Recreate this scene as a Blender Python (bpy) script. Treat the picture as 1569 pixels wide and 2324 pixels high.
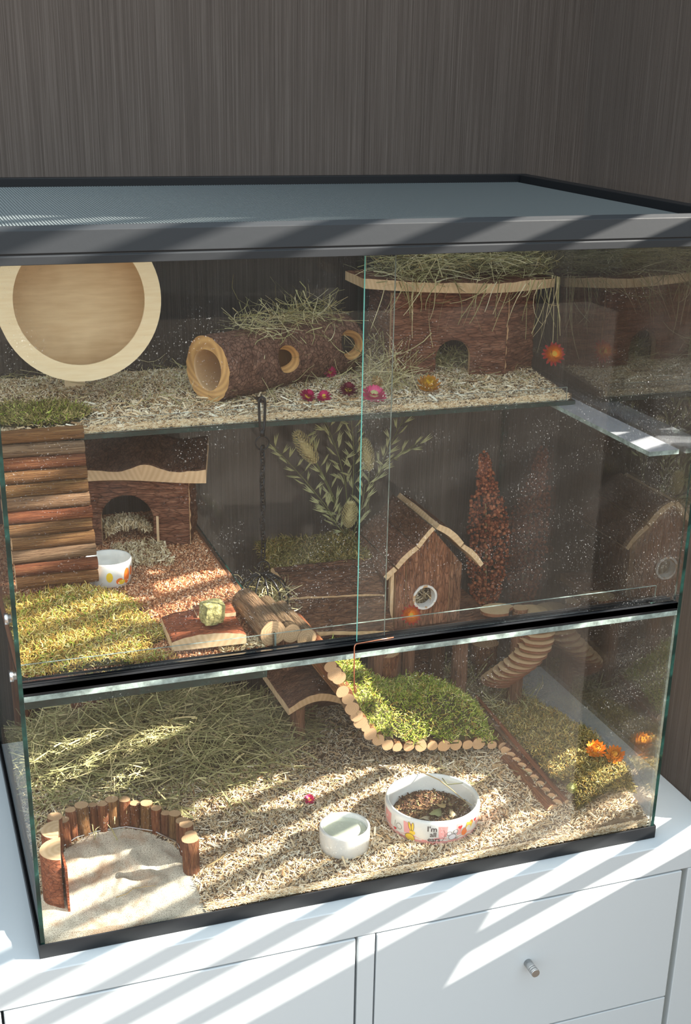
import bpy, bmesh, math, random
import numpy as np
from mathutils import Vector, Matrix, noise
random.seed(7); rng = np.random.default_rng(7)
SC = bpy.context.scene
for o in list(bpy.data.objects): bpy.data.objects.remove(o)
COL = SC.collection
pi = math.pi

# ---------------------------------------------------------------- camera
cd = bpy.data.cameras.new('camera'); cam = bpy.data.objects.new('camera', cd); COL.objects.link(cam)
F, CX, CY, IW, IH = 2919.06, 812.9, 1326.5, 1569.0, 2324.0
cd.sensor_fit = 'VERTICAL'; cd.sensor_height = 36.0; cd.lens = F/IH*36.0
cd.shift_x = -(CX-IW/2)/IH; cd.shift_y = (CY-IH/2)/IH
cd.clip_start = .05; cd.clip_end = 50
def camrot(a, b, c):
    Rz = Matrix.Rotation(a, 3, 'Z'); Rx = Matrix.Rotation(b, 3, 'X'); Ry = Matrix.Rotation(c, 3, 'Y')
    return Rz @ Rx @ Ry
CR = camrot(-.3527, -.3838, -.0221)
r_, f_, u_ = CR.col[0], CR.col[1], CR.col[2]
m3 = Matrix((r_, u_, -f_)).transposed()
cam.matrix_world = Matrix.Translation((-.1047, -1.5512, 1.1852)) @ m3.to_4x4()
SC.camera = cam

# ---------------------------------------------------------------- light
SC.view_settings.view_transform = 'Standard'; SC.view_settings.look = 'None'
SC.view_settings.gamma = 1; SC.view_settings.use_curve_mapping = False
SC.view_settings.exposure = 0.22
w = bpy.data.worlds.new('world'); SC.world = w; w.use_nodes = True
wn = w.node_tree; bgn = wn.nodes['Background']
wtc = wn.nodes.new('ShaderNodeTexCoord'); wsp = wn.nodes.new('ShaderNodeSeparateXYZ'); wrm = wn.nodes.new('ShaderNodeValToRGB')
wn.links.new(wtc.outputs['Generated'], wsp.inputs[0]); wn.links.new(wsp.outputs['Z'], wrm.inputs[0]); wn.links.new(wrm.outputs[0], bgn.inputs['Color'])
wrm.color_ramp.elements[0].color = (.10, .095, .09, 1); wrm.color_ramp.elements[0].position = .0; wrm.color_ramp.elements[1].color = (.62, .74, .82, 1); wrm.color_ramp.elements[1].position = .6
we = wrm.color_ramp.elements.new(.03); we.color = (.575, .585, .58, 1)
bgn.inputs['Strength'].default_value = 2.45
SUNDIR = Vector((-3, 1, -2.05)).normalized()
sd = bpy.data.lights.new('sun', 'SUN'); sd.energy = 23; sd.angle = math.radians(.45); sd.color = (1, .93, .82)
so = bpy.data.objects.new('sun', sd); COL.objects.link(so); so.rotation_euler = SUNDIR.to_track_quat('-Z', 'Y').to_euler(); so.location = (3, -1, 3)

# ---------------------------------------------------------------- node helpers
class NT:
    def __init__(s, name):
        s.m = bpy.data.materials.new(name); s.m.use_nodes = True; s.t = s.m.node_tree; s.b = s.t.nodes['Principled BSDF']
    def n(s, typ, **k):
        x = s.t.nodes.new('ShaderNode'+typ)
        for a, v in k.items(): setattr(x, a, v)
        return x
    def l(s, a, b): s.t.links.new(a, b)
    def coord(s, scale=(1, 1, 1), kind='Object'):
        tc = s.n('TexCoord'); mp = s.n('Mapping'); mp.inputs['Scale'].default_value = scale
        s.l(tc.outputs[kind], mp.inputs[0]); return mp.outputs[0]
    def noise(s, vec, scale, detail=4, rough=.6, dist=0):
        x = s.n('TexNoise'); x.inputs['Scale'].default_value = scale; x.inputs['Detail'].default_value = detail
        x.inputs['Roughness'].default_value = rough; x.inputs['Distortion'].default_value = dist
        if vec is not None: s.l(vec, x.inputs['Vector'])
        return x.outputs['Fac']
    def ramp(s, fac, stops):
        x = s.n('ValToRGB'); cr = x.color_ramp
        while len(cr.elements) < len(stops): cr.elements.new(.5)
        for e, (p, c) in zip(cr.elements, stops): e.position = p; e.color = (*c, 1)
        s.l(fac, x.inputs[0]); return x.outputs[0]
    def mix(s, fac, a, b, mode='MIX'):
        x = s.n('Mix', data_type='RGBA', blend_type=mode)
        for i, v in ((0, fac), (6, a), (7, b)):
            if hasattr(v, 'links'): s.l(v, x.inputs[i])
            else: x.inputs[i].default_value = v if i == 0 else (*v, 1)
        return x.outputs[2]
    def math(s, op, a, b=0.0):
        x = s.n('Math', operation=op)
        for i, v in ((0, a), (1, b)):
            if hasattr(v, 'links'): s.l(v, x.inputs[i])
            else: x.inputs[i].default_value = v
        return x.outputs[0]
    def bump(s, h, st=.5, d=.002):
        x = s.n('Bump'); x.inputs['Strength'].default_value = st; x.inputs['Distance'].default_value = d
        s.l(h, x.inputs['Height']); s.l(x.outputs[0], s.b.inputs['Normal'])
    def base(s, c):
        if hasattr(c, 'links'): s.l(c, s.b.inputs['Base Color'])
        else: s.b.inputs['Base Color'].default_value = (*c, 1)
    def set(s, **k):
        for a, v in k.items(): s.b.inputs[a.replace('_', ' ')].default_value = v
        return s
def lin(r, g, b):
    f = lambda v: ((v/255+.055)/1.055)**2.4 if v > 10 else v/255/12.92
    return (f(r), f(g), f(b))
def plain(name, col, rough=.5, metal=0, spec=.5, bump=0, bs=300):
    t = NT(name); t.base(col); t.set(Roughness=rough, Metallic=metal); t.b.inputs['Specular IOR Level'].default_value = spec
    if bump: t.bump(t.noise(t.coord(), bs), bump, .001)
    return t.m
def island(name, stops, rough=.8, trans=0):
    t = NT(name); g = t.n('NewGeometry'); c = t.ramp(g.outputs['Random Per Island'], stops)
    nz = t.noise(t.coord(), 300, 2); c = t.mix(.35, c, t.ramp(nz, [(.3, (.6, .56, .52)), (.7, (1.3, 1.3, 1.25))]), 'MULTIPLY')
    t.base(c); t.set(Roughness=rough); t.b.inputs['Specular IOR Level'].default_value = .2
    return t.m
def wood_bark(name, a, b, c, stretch=(14, 14, 3), sc=1.0, bump=.8, dist=.004):
    """bark: ridged plates stretched along local Z of the piece"""
    t = NT(name); v = t.coord(stretch)
    oi = t.n('ObjectInfo'); ad = t.n('VectorMath', operation='ADD'); cmb = t.n('CombineXYZ')
    t.l(t.math('MULTIPLY', oi.outputs['Random'], 37.), cmb.inputs[0]); t.l(t.math('MULTIPLY', oi.outputs['Random'], 17.), cmb.inputs[2])
    t.l(v, ad.inputs[0]); t.l(cmb.outputs[0], ad.inputs[1]); v = ad.outputs[0]
    n1 = t.noise(v, sc, 6, .65, .6); n2 = t.noise(v, sc*4, 4, .6)
    vo = t.n('TexVoronoi', feature='DISTANCE_TO_EDGE'); vo.inputs['Scale'].default_value = sc*1.6; t.l(v, vo.inputs['Vector'])
    col = t.ramp(n1, [(.25, a), (.5, b), (.75, c)])
    col = t.mix(.5, col, t.ramp(n2, [(.3, (.45, .42, .4)), (.7, (1.35, 1.3, 1.25))]), 'MULTIPLY')
    cr = t.ramp(vo.outputs['Distance'], [(.0, (.35, .3, .28)), (.09, (1, 1, 1))]); col = t.mix(.7, col, cr, 'MULTIPLY')
    rv = t.ramp(oi.outputs['Random'], [(0, (.75, .78, .7)), (.5, (1, 1, 1)), (1, (1.25, 1.1, 1.0))]); col = t.mix(.8, col, rv, 'MULTIPLY')
    t.base(col); t.set(Roughness=.85); t.b.inputs['Specular IOR Level'].default_value = .25
    h = t.math('ADD', t.math('MULTIPLY', n1, 1.2), t.math('ADD', t.math('MULTIPLY', n2, .35), t.math('MINIMUM', t.math('MULTIPLY', vo.outputs['Distance'], 3.), .4)))
    t.bump(h, bump, dist); return t.m
def wood_cut(name, col, dark, ring=9.0, bump=.3):
    """sawn end grain with growth rings about local Z"""
    t = NT(name); v = t.coord(); sp = t.n('SeparateXYZ'); t.l(v, sp.inputs[0])
    r = t.math('SQRT', t.math('ADD', t.math('POWER', sp.outputs[0], 2.), t.math('POWER', sp.outputs[1], 2.)))
    r = t.math('ADD', r, t.math('MULTIPLY', t.noise(v, 2.2, 2), .25))
    s = t.math('SINE', t.math('MULTIPLY', r, ring*6.28))
    c = t.mix(t.math('ADD', t.math('MULTIPLY', s, .18), .3), col, dark)
    c = t.mix(.5, c, t.ramp(t.noise(v, 14, 3), [(.35, (.7, .65, .6)), (.6, (1.1, 1.1, 1.1))]), 'MULTIPLY')
    t.base(c); t.set(Roughness=.8); t.bump(t.noise(v, 40, 2), bump, .001); return t.m

M = {}
# wallpaper
def wallpaper():
    t = NT('ribbed taupe wallpaper'); v = t.coord((700, 700, 4), 'Object'); n1 = t.noise(v, 1, 3, .7)
    v2 = t.coord((90, 90, .8)); n2 = t.noise(v2, 1, 3, .6)
    c = t.ramp(n1, [(.25, lin(70, 62, 57)), (.5, lin(88, 79, 73)), (.78, lin(112, 103, 97))])
    c = t.mix(.35, c, t.ramp(n2, [(.3, (.9, .9, .9)), (.7, (1.1, 1.1, 1.1))]), 'MULTIPLY')
    t.base(c); t.set(Roughness=.75); t.b.inputs['Specular IOR Level'].default_value = .25
    t.bump(t.math('ADD', n1, t.math('MULTIPLY', n2, .5)), .5, .002); return t.m
M['wall'] = wallpaper()
M['white'] = plain('white lacquer', (.53, .565, .585), .32)
M['floor'] = plain('dark wooden floor', (.12, .088, .064), .6)
M['cream'] = plain('cream edge', lin(214, 210, 190), .5)
M['dark'] = plain('dark gap', (.02, .02, .02), .8)
M['black'] = plain('black plastic', (.012, .013, .015), .42, spec=.25, bump=.05)
M['blackframe'] = plain('black anodised frame', (.020, .022, .025), .46, spec=.3, bump=.08, bs=120)
M['chrome'] = plain('brushed steel', (.6, .6, .6), .28, 1)
M['blackmetal'] = plain('black metal', (.03, .03, .032), .3, .8)
M['wire'] = plain('galvanised wire', (.13, .15, .155), .5, .2)
M['copper'] = plain('copper wire', (.55, .22, .13), .3, .9)
M['ceramic'] = plain('white glazed ceramic', (.80, .79, .75), .12)
M['ceramicin'] = plain('grey white glaze', (.66, .64, .6), .15)
M['ply'] = NT('pale plywood')
t = M['ply']; c = t.ramp(t.noise(t.coord((3, 3, 30)), 6, 3), [(.3, lin(240, 214, 170)), (.7, lin(250, 230, 192))]); t.base(c); t.set(Roughness=.6); M['ply'] = t.m
def wheelback():
    t = NT('worn plywood back'); c = t.ramp(t.noise(t.coord((3, 3, 25)), 5, 3), [(.3, lin(226, 196, 152)), (.7, lin(242, 216, 174))])
    c = t.mix(t.ramp(t.noise(t.coord(), 9, 3), [(.45, (0, 0, 0)), (.75, (.5, .5, .5))]), c, lin(178, 138, 90)); t.base(c); t.set(Roughness=.6); return t.m
M['plyback'] = wheelback()
def glass(name, tint, dust=0.0, f0=1.0):
    t = NT(name); nt = t.t; nt.nodes.remove(t.b); out = nt.nodes['Material Output']
    tr = t.n('BsdfTransparent'); tr.inputs[0].default_value = (*tint, 1)
    gl = t.n('BsdfGlossy'); gl.inputs['Roughness'].default_value = .0; gl.inputs[0].default_value = (1, 1, 1, 1)
    fr = t.n('Fresnel'); fr.inputs['IOR'].default_value = 1.45
    mx = t.n('MixShader'); t.l(t.math('MULTIPLY', fr.outputs[0], f0), mx.inputs[0]); t.l(tr.outputs[0], mx.inputs[1]); t.l(gl.outputs[0], mx.inputs[2])
    res = mx.outputs[0]
    if dust:
        df = t.n('BsdfDiffuse'); df.inputs[0].default_value = (.8, .8, .8, 1)
        v = t.coord(); sp = t.noise(v, 420, 2, .5); ar = t.noise(v, 5, 3, .6)
        a = t.math('MULTIPLY', t.ramp(sp, [(.66, (0, 0, 0)), (.74, (1, 1, 1))]), t.ramp(ar, [(.45, (0, 0, 0)), (.62, (1, 1, 1))]))
        b = t.math('MULTIPLY', t.ramp(t.noise(t.coord((1, 1, .6)), 9, 4, .6), [(.4, (0, 0, 0)), (.8, (1, 1, 1))]), .02)
        m2 = t.n('MixShader'); t.l(t.math('MINIMUM', t.math('MULTIPLY', t.math('ADD', a, b), dust), .6), m2.inputs[0]); t.l(res, m2.inputs[1]); t.l(df.outputs[0], m2.inputs[2]); res = m2.outputs[0]
    t.l(res, out.inputs[0]); return t.m
M['glass'] = glass('clear glass pane', (.985, .99, .987), .3, .4)
M['glassdoor'] = glass('clear sliding glass', (.985, .992, .988), .35, .4)
M['glassside'] = glass('side glass', (.985, .99, .987), .4, .5)
def gedge(name, col, rough=.25, emit=0):
    t = NT(name); c = t.ramp(t.noise(t.coord((1, 1, 1)), 60, 4, .7), [(.35, tuple(x*.4 for x in col)), (.6, col), (.75, tuple(min(1, x*2.+.03) for x in col))])
    t.base(c); t.set(Roughness=rough); t.b.inputs['Transmission Weight'].default_value = .25
    return t.m
M['gdark'] = gedge('dark green glass edge', (.008, .045, .038))
M['gcyan'] = plain('polished glass edge', (.25, .80, .70), .2)
M['gpale'] = gedge('pale frosted glass edge', (.42, .52, .48), .35)
M['ledge'] = NT('frosted ledge'); t = M['ledge']; nt = t.t; nt.nodes.remove(t.b); tr = t.n('BsdfTransparent'); df = t.n('BsdfDiffuse'); df.inputs[0].default_value = (.75, .77, .84, 1); gl = t.n('BsdfGlossy'); gl.inputs['Roughness'].default_value = .12
m1 = t.n('MixShader'); m1.inputs[0].default_value = .5; t.l(df.outputs[0], m1.inputs[1]); t.l(gl.outputs[0], m1.inputs[2]); m2 = t.n('MixShader'); m2.inputs[0].default_value = .5; t.l(tr.outputs[0], m2.inputs[1]); t.l(m1.outputs[0], m2.inputs[2]); t.l(m2.outputs[0], nt.nodes['Material Output'].inputs[0]); M['ledge'] = t.m
# barks
M['bark'] = wood_bark('rough brown bark', lin(58, 38, 30), lin(108, 72, 56), lin(140, 98, 76), (110, 110, 26))
M['barkh'] = wood_bark('rough layered bark', lin(74, 44, 34), lin(132, 86, 66), lin(176, 128, 102), (26, 120, 120))
M['barkz'] = wood_bark('vertical bark boards', lin(74, 48, 36), lin(134, 94, 72), lin(180, 136, 108), (120, 120, 22))
M['barkdark'] = wood_bark('dark bark slab', lin(66, 42, 33), lin(114, 78, 60), lin(156, 114, 88), (28, 120, 120))
M['barkroof'] = wood_bark('brown roof bark', lin(76, 50, 38), lin(116, 80, 62), lin(148, 110, 88), (90, 40, 90), 1.0, .6)
M['barkred'] = wood_bark('reddish bark board', lin(96, 48, 30), lin(140, 78, 52), lin(176, 110, 78), (40, 110, 110), 1.0, .6)
M['stickbark'] = wood_bark('stick bark', lin(82, 44, 30), lin(128, 78, 52), lin(168, 122, 84), (2.2, 2.2, .8), 1.6, .5, .02)
M['stickgrey'] = wood_bark('grey brown stick bark', lin(92, 72, 56), lin(134, 108, 84), lin(176, 150, 120), (2.2, 2.2, .8), 1.6, .5, .02)
M['ladderbark'] = wood_bark('ladder stick bark', lin(92, 60, 40), lin(146, 104, 66), lin(184, 146, 98), (2.5, 2.5, .5), 1.7, .6, .03)
M['logbark'] = wood_bark('hollow log bark', lin(66, 46, 40), lin(116, 88, 76), lin(154, 124, 108), (75, 75, 75), 1.0, 1.0)
M['post'] = wood_bark('smooth post bark', lin(94, 66, 50), lin(134, 98, 76), lin(160, 124, 98), (2.5, 2.5, .6), 1.2, .4, .02)
M['cut'] = wood_cut('sawn end grain', lin(226, 190, 148), lin(170, 120, 80), 5)
M['cutlog'] = wood_cut('ringed log end', lin(232, 184, 118), lin(142, 88, 46), 90)
M['cutlight'] = wood_cut('pale sawn edge', lin(234, 204, 164), lin(196, 156, 112), 120)
M['inner'] = plain('inside of log', lin(206, 168, 124), .7)
M['plystep'] = plain('plywood step top', lin(214, 180, 138), .6, bump=.1)
M['plyedge'] = plain('burnt plywood edge', lin(124, 76, 48), .7)
# loose stuff
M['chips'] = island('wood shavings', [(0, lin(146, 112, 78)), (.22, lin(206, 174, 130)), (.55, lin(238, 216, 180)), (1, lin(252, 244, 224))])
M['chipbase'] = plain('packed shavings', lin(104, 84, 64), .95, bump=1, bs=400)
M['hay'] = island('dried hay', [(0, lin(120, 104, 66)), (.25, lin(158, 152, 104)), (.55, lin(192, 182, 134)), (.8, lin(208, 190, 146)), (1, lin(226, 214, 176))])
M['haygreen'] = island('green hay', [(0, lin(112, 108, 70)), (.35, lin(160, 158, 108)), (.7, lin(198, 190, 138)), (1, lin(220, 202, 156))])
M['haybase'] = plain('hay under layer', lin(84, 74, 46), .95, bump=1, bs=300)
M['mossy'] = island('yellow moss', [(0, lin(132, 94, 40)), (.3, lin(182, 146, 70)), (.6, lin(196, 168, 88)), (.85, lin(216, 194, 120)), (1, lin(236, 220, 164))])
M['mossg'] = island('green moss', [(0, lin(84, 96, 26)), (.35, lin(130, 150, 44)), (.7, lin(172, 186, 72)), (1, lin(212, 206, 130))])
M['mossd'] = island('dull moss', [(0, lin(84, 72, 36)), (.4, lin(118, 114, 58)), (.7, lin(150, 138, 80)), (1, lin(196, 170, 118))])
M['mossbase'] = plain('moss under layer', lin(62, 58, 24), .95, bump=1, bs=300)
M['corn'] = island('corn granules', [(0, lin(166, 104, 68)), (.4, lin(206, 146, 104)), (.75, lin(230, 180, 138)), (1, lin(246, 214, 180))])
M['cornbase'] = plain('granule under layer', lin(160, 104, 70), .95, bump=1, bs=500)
def sand():
    t = NT('fine sand'); v = t.coord(); n = t.noise(v, 900, 2, .5)
    c = t.ramp(n, [(.33, lin(120, 104, 86)), (.46, lin(214, 202, 180)), (.7, lin(236, 228, 210))])
    k = t.noise(v, 22, 4, .6, .5); c = t.mix(t.ramp(k, [(.5, (0, 0, 0)), (.66, (.55, .55, .55))]), c, lin(186, 142, 104))
    t.base(c); t.set(Roughness=.9); t.bump(n, .6, .001); return t.m
M['sand'] = sand()

# ---------------------------------------------------------------- object helpers
def link(o, parent=None):
    COL.objects.link(o)
    if parent is not None: o.parent = parent
    return o
def tag(o, label=None, cat=None, group=None, kind=None):
    if label: o['label'] = label
    if cat: o['category'] = cat
    if group: o['group'] = group
    if kind: o['kind'] = kind
    return o
def empty(name, loc=(0, 0, 0), rot=(0, 0, 0), label=None, cat=None, group=None):
    o = bpy.data.objects.new(name, None); o.location = loc; o.rotation_euler = rot; o.empty_display_size = .02
    COL.objects.link(o); return tag(o, label, cat, group)
class MB:
    def __init__(s): s.v = []; s.f = []; s.m = []; s.sm = []
    def add(s, vs, fs, mi=0, smooth=False):
        k = len(s.v); s.v.extend([tuple(a) for a in vs])
        for f in fs: s.f.append([i+k for i in f]); s.m.append(mi); s.sm.append(smooth)
        return s
    def box(s, a, b, mi=0, bev=0):
        (x0, y0, z0), (x1, y1, z1) = a, b
        vs = [(x0, y0, z0), (x1, y0, z0), (x1, y1, z0), (x0, y1, z0), (x0, y0, z1), (x1, y0, z1), (x1, y1, z1), (x0, y1, z1)]
        fs = [(0, 3, 2, 1), (4, 5, 6, 7), (0, 1, 5, 4), (1, 2, 6, 5), (2, 3, 7, 6), (3, 0, 4, 7)]
        k = len(s.v); s.v.extend(vs)
        for i, f in enumerate(fs): s.f.append([j+k for j in f]); s.m.append(mi[i] if isinstance(mi, (list, tuple)) else mi); s.sm.append(False)
        return s
    def tube(s, pts, rad, n=8, mi=0, capm=None, closed=False):
        P = [Vector(p) for p in pts]; N = len(P); R = rad if hasattr(rad, '__len__') else [rad]*N
        rings = []; up = None
        for i, p in enumerate(P):
            if closed: d = (P[(i+1) % N]-P[i-1]).normalized()
            else: d = (P[min(i+1, N-1)]-P[max(i-1, 0)]).normalized()
            if up is None: up = d.orthogonal().normalized()
            up = (up-d*up.dot(d)).normalized(); w = d.cross(up)
            rings.append([p+(up*math.cos(2*pi*k/n)+w*math.sin(2*pi*k/n))*R[i] for k in range(n)])
        k0 = len(s.v)
        for r in rings: s.v.extend([tuple(q) for q in r])
        for i in range(N if closed else N-1):
            j = (i+1) % N
            for k in range(n):
                s.f.append([k0+i*n+k, k0+i*n+(k+1) % n, k0+j*n+(k+1) % n, k0+j*n+k]); s.m.append(mi); s.sm.append(True)
        if not closed:
            cm = mi if capm is None else capm
            s.f.append([k0+k for k in range(n)][::-1]); s.m.append(cm); s.sm.append(False)
            s.f.append([k0+(N-1)*n+k for k in range(n)]); s.m.append(cm); s.sm.append(False)
        return s
    def lathe(s, prof, n=48, mi=0, mis=None, c=(0, 0, 0)):
        k0 = len(s.v)
        for r, z in prof:
            for k in range(n): s.v.append((c[0]+r*math.cos(2*pi*k/n), c[1]+r*math.sin(2*pi*k/n), c[2]+z))
        for i in range(len(prof)-1):
            for k in range(n):
                s.f.append([k0+i*n+k, k0+i*n+(k+1) % n, k0+(i+1)*n+(k+1) % n, k0+(i+1)*n+k]); s.m.append(mis[i] if mis else mi); s.sm.append(True)
        return s
    def build(s, name, mats, parent=None, autosmooth=False):
        me = bpy.data.meshes.new(name); me.from_pydata(s.v, [], s.f)
        for m in (mats if isinstance(mats, (list, tuple)) else [mats]): me.materials.append(m)
        me.polygons.foreach_set('material_index', s.m); me.polygons.foreach_set('use_smooth', s.sm); me.update()
        return link(bpy.data.objects.new(name, me), parent)
def boxo(name, a, b, mat, parent=None, bev=0):
    o = MB().box(a, b).build(name, mat, parent)
    if bev:
        m = o.modifiers.new('b', 'BEVEL'); m.width = bev; m.segments = 2
    return o
def quads(name, V, Fq, mats, parent=None, mi=None, smooth=False):
    me = bpy.data.meshes.new(name); V = np.asarray(V, np.float32).reshape(-1, 3); Fq = np.asarray(Fq, np.int32)
    me.vertices.add(len(V)); me.vertices.foreach_set('co', V.ravel())
    me.loops.add(Fq.size); me.loops.foreach_set('vertex_index', Fq.ravel())
    me.polygons.add(len(Fq)); me.polygons.foreach_set('loop_start', np.arange(0, Fq.size, Fq.shape[1], dtype=np.int32))
    for m in (mats if isinstance(mats, (list, tuple)) else [mats]): me.materials.append(m)
    if mi is not None: me.polygons.foreach_set('material_index', np.asarray(mi, np.int32))
    me.polygons.foreach_set('use_smooth', np.full(len(Fq), smooth)); me.update(calc_edges=True); me.validate()
    return link(bpy.data.objects.new(name, me), parent)
def heightgrid(x0, x1, y0, y1, nx, ny, h, keep=None, skirt=None):
    xs = np.linspace(x0, x1, nx); ys = np.linspace(y0, y1, ny); X, Y = np.meshgrid(xs, ys); Z = h(X, Y)
    V = np.stack([X, Y, Z], -1).reshape(-1, 3); I = np.arange(nx*ny).reshape(ny, nx)
    Fq = np.stack([I[:-1, :-1], I[:-1, 1:], I[1:, 1:], I[1:, :-1]], -1).reshape(-1, 4)
    if keep is not None:
        c = V[Fq].mean(1); Fq = Fq[keep(c[:, 0], c[:, 1])]
    if skirt is not None:
        Vb = V.copy(); Vb[:, 2] = skirt; n = len(V)
        b = list(I[0, :])+list(I[1:, -1])+list(I[-1, ::-1][1:])+list(I[::-1, 0][1:])
        if keep is None:
            S = np.array([[b[i], b[i+1], b[i+1]+n, b[i]+n] for i in range(len(b)-1)])[:, ::-1]
            V = np.concatenate([V, Vb]); Fq = np.concatenate([Fq, S])
    return V, Fq
_nz = {}
def fn(X, Y, s, seed=0):
    """cheap smooth noise from sines"""
    r = np.random.default_rng(seed); out = 0
    for k in range(7):
        a, b, p = r.normal(0, s, 3)[0], r.normal(0, s, 1)[0], r.uniform(0, 6.28); out = out+np.sin(a*X+b*Y+p)
    return out/7
def chips(n, xy, h, L=(.004, .012), W=(.0008, .002), tilt=.45, lift=.0015):
    x, y = xy; n = len(x); z = h(x, y)+rng.uniform(-.001, lift, n)
    a = rng.uniform(0, 2*pi, n); t = rng.normal(0, tilt, n); l = rng.uniform(*L, n)*.5; wd = rng.uniform(*W, n)*.5
    d = np.stack([np.cos(a)*np.cos(t), np.sin(a)*np.cos(t), np.sin(t)], -1); s = np.stack([-np.sin(a), np.cos(a), rng.normal(0, .3, n)], -1)
    u = np.cross(d, s); u /= np.linalg.norm(u, axis=1)[:, None]; u[u[:, 2] < 0] *= -1
    C = np.stack([x, y, z], -1); dl = d*l[:, None]; sw = s*wd[:, None]; uu = u*(wd*.7)[:, None]
    V = np.stack([C-dl-sw, C+dl-sw, C-dl*.9+uu, C+dl*.9+uu, C-dl+sw, C+dl+sw], 1).reshape(-1, 3)
    b = np.arange(n)[:, None]*6; Fq = np.concatenate([b+np.array([[0, 1, 3, 2]]), b+np.array([[2, 3, 5, 4]])], 0)
    return V, Fq
def ribbons(P0, D, L, Wd, seg=5, curl=.5, grav=0., lat=None):
    """blades: start points, directions, lengths, widths -> curved ribbons"""
    n = len(P0); D = D/np.linalg.norm(D, axis=1)[:, None]; P = [P0]; d = D.copy(); st = (L/seg)[:, None]
    ax = rng.normal(0, 1, (n, 3)); ax /= np.linalg.norm(ax, axis=1)[:, None]; c = rng.normal(0, curl, n)[:, None]
    for i in range(seg):
        P.append(P[-1]+d*st); d = d+np.cross(ax, d)*c+rng.normal(0, curl*.25, (n, 3)); d[:, 2] -= grav; d /= np.linalg.norm(d, axis=1)[:, None]
    P = np.stack(P, 1); T = np.gradient(P, axis=1)
    up = rng.normal(0, .5, (n, 1, 3))+np.array([0, -.3, 1.]); S = np.cross(T, up); S /= np.linalg.norm(S, axis=2)[..., None]+1e-9
    tap = np.linspace(1, .45, seg+1)[None, :, None]; S = S*(Wd*.5)[:, None, None]*tap
    V = np.stack([P-S, P+S], 2).reshape(-1, 3); m = (seg+1)*2
    b = np.arange(n)[:, None, None]*m+np.arange(seg)[None, :, None]*2; Fq = (b+np.array([0, 1, 3, 2])[None, None, :]).reshape(-1, 4)
    return V, Fq
def merge(parts):
    Vs = []; Fs = []; ms = []; k = 0
    for V, Fq, mi in parts:
        Vs.append(V); Fs.append(Fq+k); ms.append(np.full(len(Fq), mi)); k += len(V)
    return np.concatenate(Vs), np.concatenate(Fs), np.concatenate(ms)
def hay_blades(n, region, h, L=(.03, .09), W=(.0008, .0022), flat=.25, curl=.25, zr=(0, .02)):
    x, y = region(n); n = len(x); z = h(x, y)+rng.uniform(*zr, n); a = rng.uniform(0, 2*pi, n)
    D = np.stack([np.cos(a), np.sin(a), rng.normal(0, flat, n)], -1); l = rng.uniform(*L, n)
    P0 = np.stack([x, y, z], -1)-D*l[:, None]*.5
    return ribbons(P0, D, l, rng.uniform(*W, n), 5, curl, .02)
def moss_blades(n, region, h, L=(.006, .014), W=(.0010, .0022), curl=1.25, up=.55, zr=(-.003, .005)):
    x, y = region(n); n = len(x); z = h(x, y)+rng.uniform(*zr, n); a = rng.uniform(0, 2*pi, n)
    D = np.stack([np.cos(a), np.sin(a), rng.normal(up, .5, n)], -1)
    return ribbons(np.stack([x, y, z], -1), D, rng.uniform(*L, n), rng.uniform(*W, n), 3, curl, .12)
def rect(x0, x1, y0, y1, test=None):
    def f(n):
        x = rng.uniform(x0, x1, n); y = rng.uniform(y0, y1, n)
        if test is not None:
            k = test(x, y); x, y = x[k], y[k]
        return x, y
    return f
def clampV(V, lo=(.012, .012, -1), hi=(.9915, .636, 9)):
    return np.minimum(np.maximum(V, np.array(lo)), np.array(hi))

# unit log meshes (radius 1, length 1 along Z)
def unit_log(seed, n=18, m=7, amp=.05):
    mb = MB(); rings = []
    for j in range(m+1):
        z = j/m-.5
        for k in range(n):
            a = 2*pi*k/n; r = 1+amp*noise.noise(Vector((math.cos(a)*1.3+seed*7, math.sin(a)*1.3, z*3)))*2+amp*.5*noise.noise(Vector((math.cos(a)*4, math.sin(a)*4+seed*5, z*9)))
            mb.v.append((r*math.cos(a), r*math.sin(a), z))
    for j in range(m):
        for k in range(n): mb.f.append([j*n+k, j*n+(k+1) % n, (j+1)*n+(k+1) % n, (j+1)*n+k]); mb.m.append(0); mb.sm.append(True)
    mb.f.append([k for k in range(n)][::-1]); mb.m.append(1); mb.sm.append(False)
    mb.f.append([m*n+k for k in range(n)]); mb.m.append(1); mb.sm.append(False)
    return mb
LOGM = {}
def logmesh(kind, i):
    key = (kind, i)
    if key not in LOGM:
        o = unit_log(i*3+len(kind)).build('log', [M[kind], M['cut']]); LOGM[key] = o.data; bpy.data.objects.remove(o)
    return LOGM[key]
def log(name, p0, p1, r, kind='stickbark', parent=None, flat=1.0, spin=None):
    p0, p1 = Vector(p0), Vector(p1); d = p1-p0
    o = bpy.data.objects.new(name, logmesh(kind, random.randrange(4))); q = d.to_track_quat('Z', 'Y') @ Matrix.Rotation(random.uniform(0, 6.28) if spin is None else spin, 3, 'Z').to_quaternion()
    o.location = (p0+p1)/2; o.rotation_mode = 'QUATERNION'; o.rotation_quaternion = q; o.scale = (r, r*flat, d.length)
    return link(o, parent)

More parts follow.
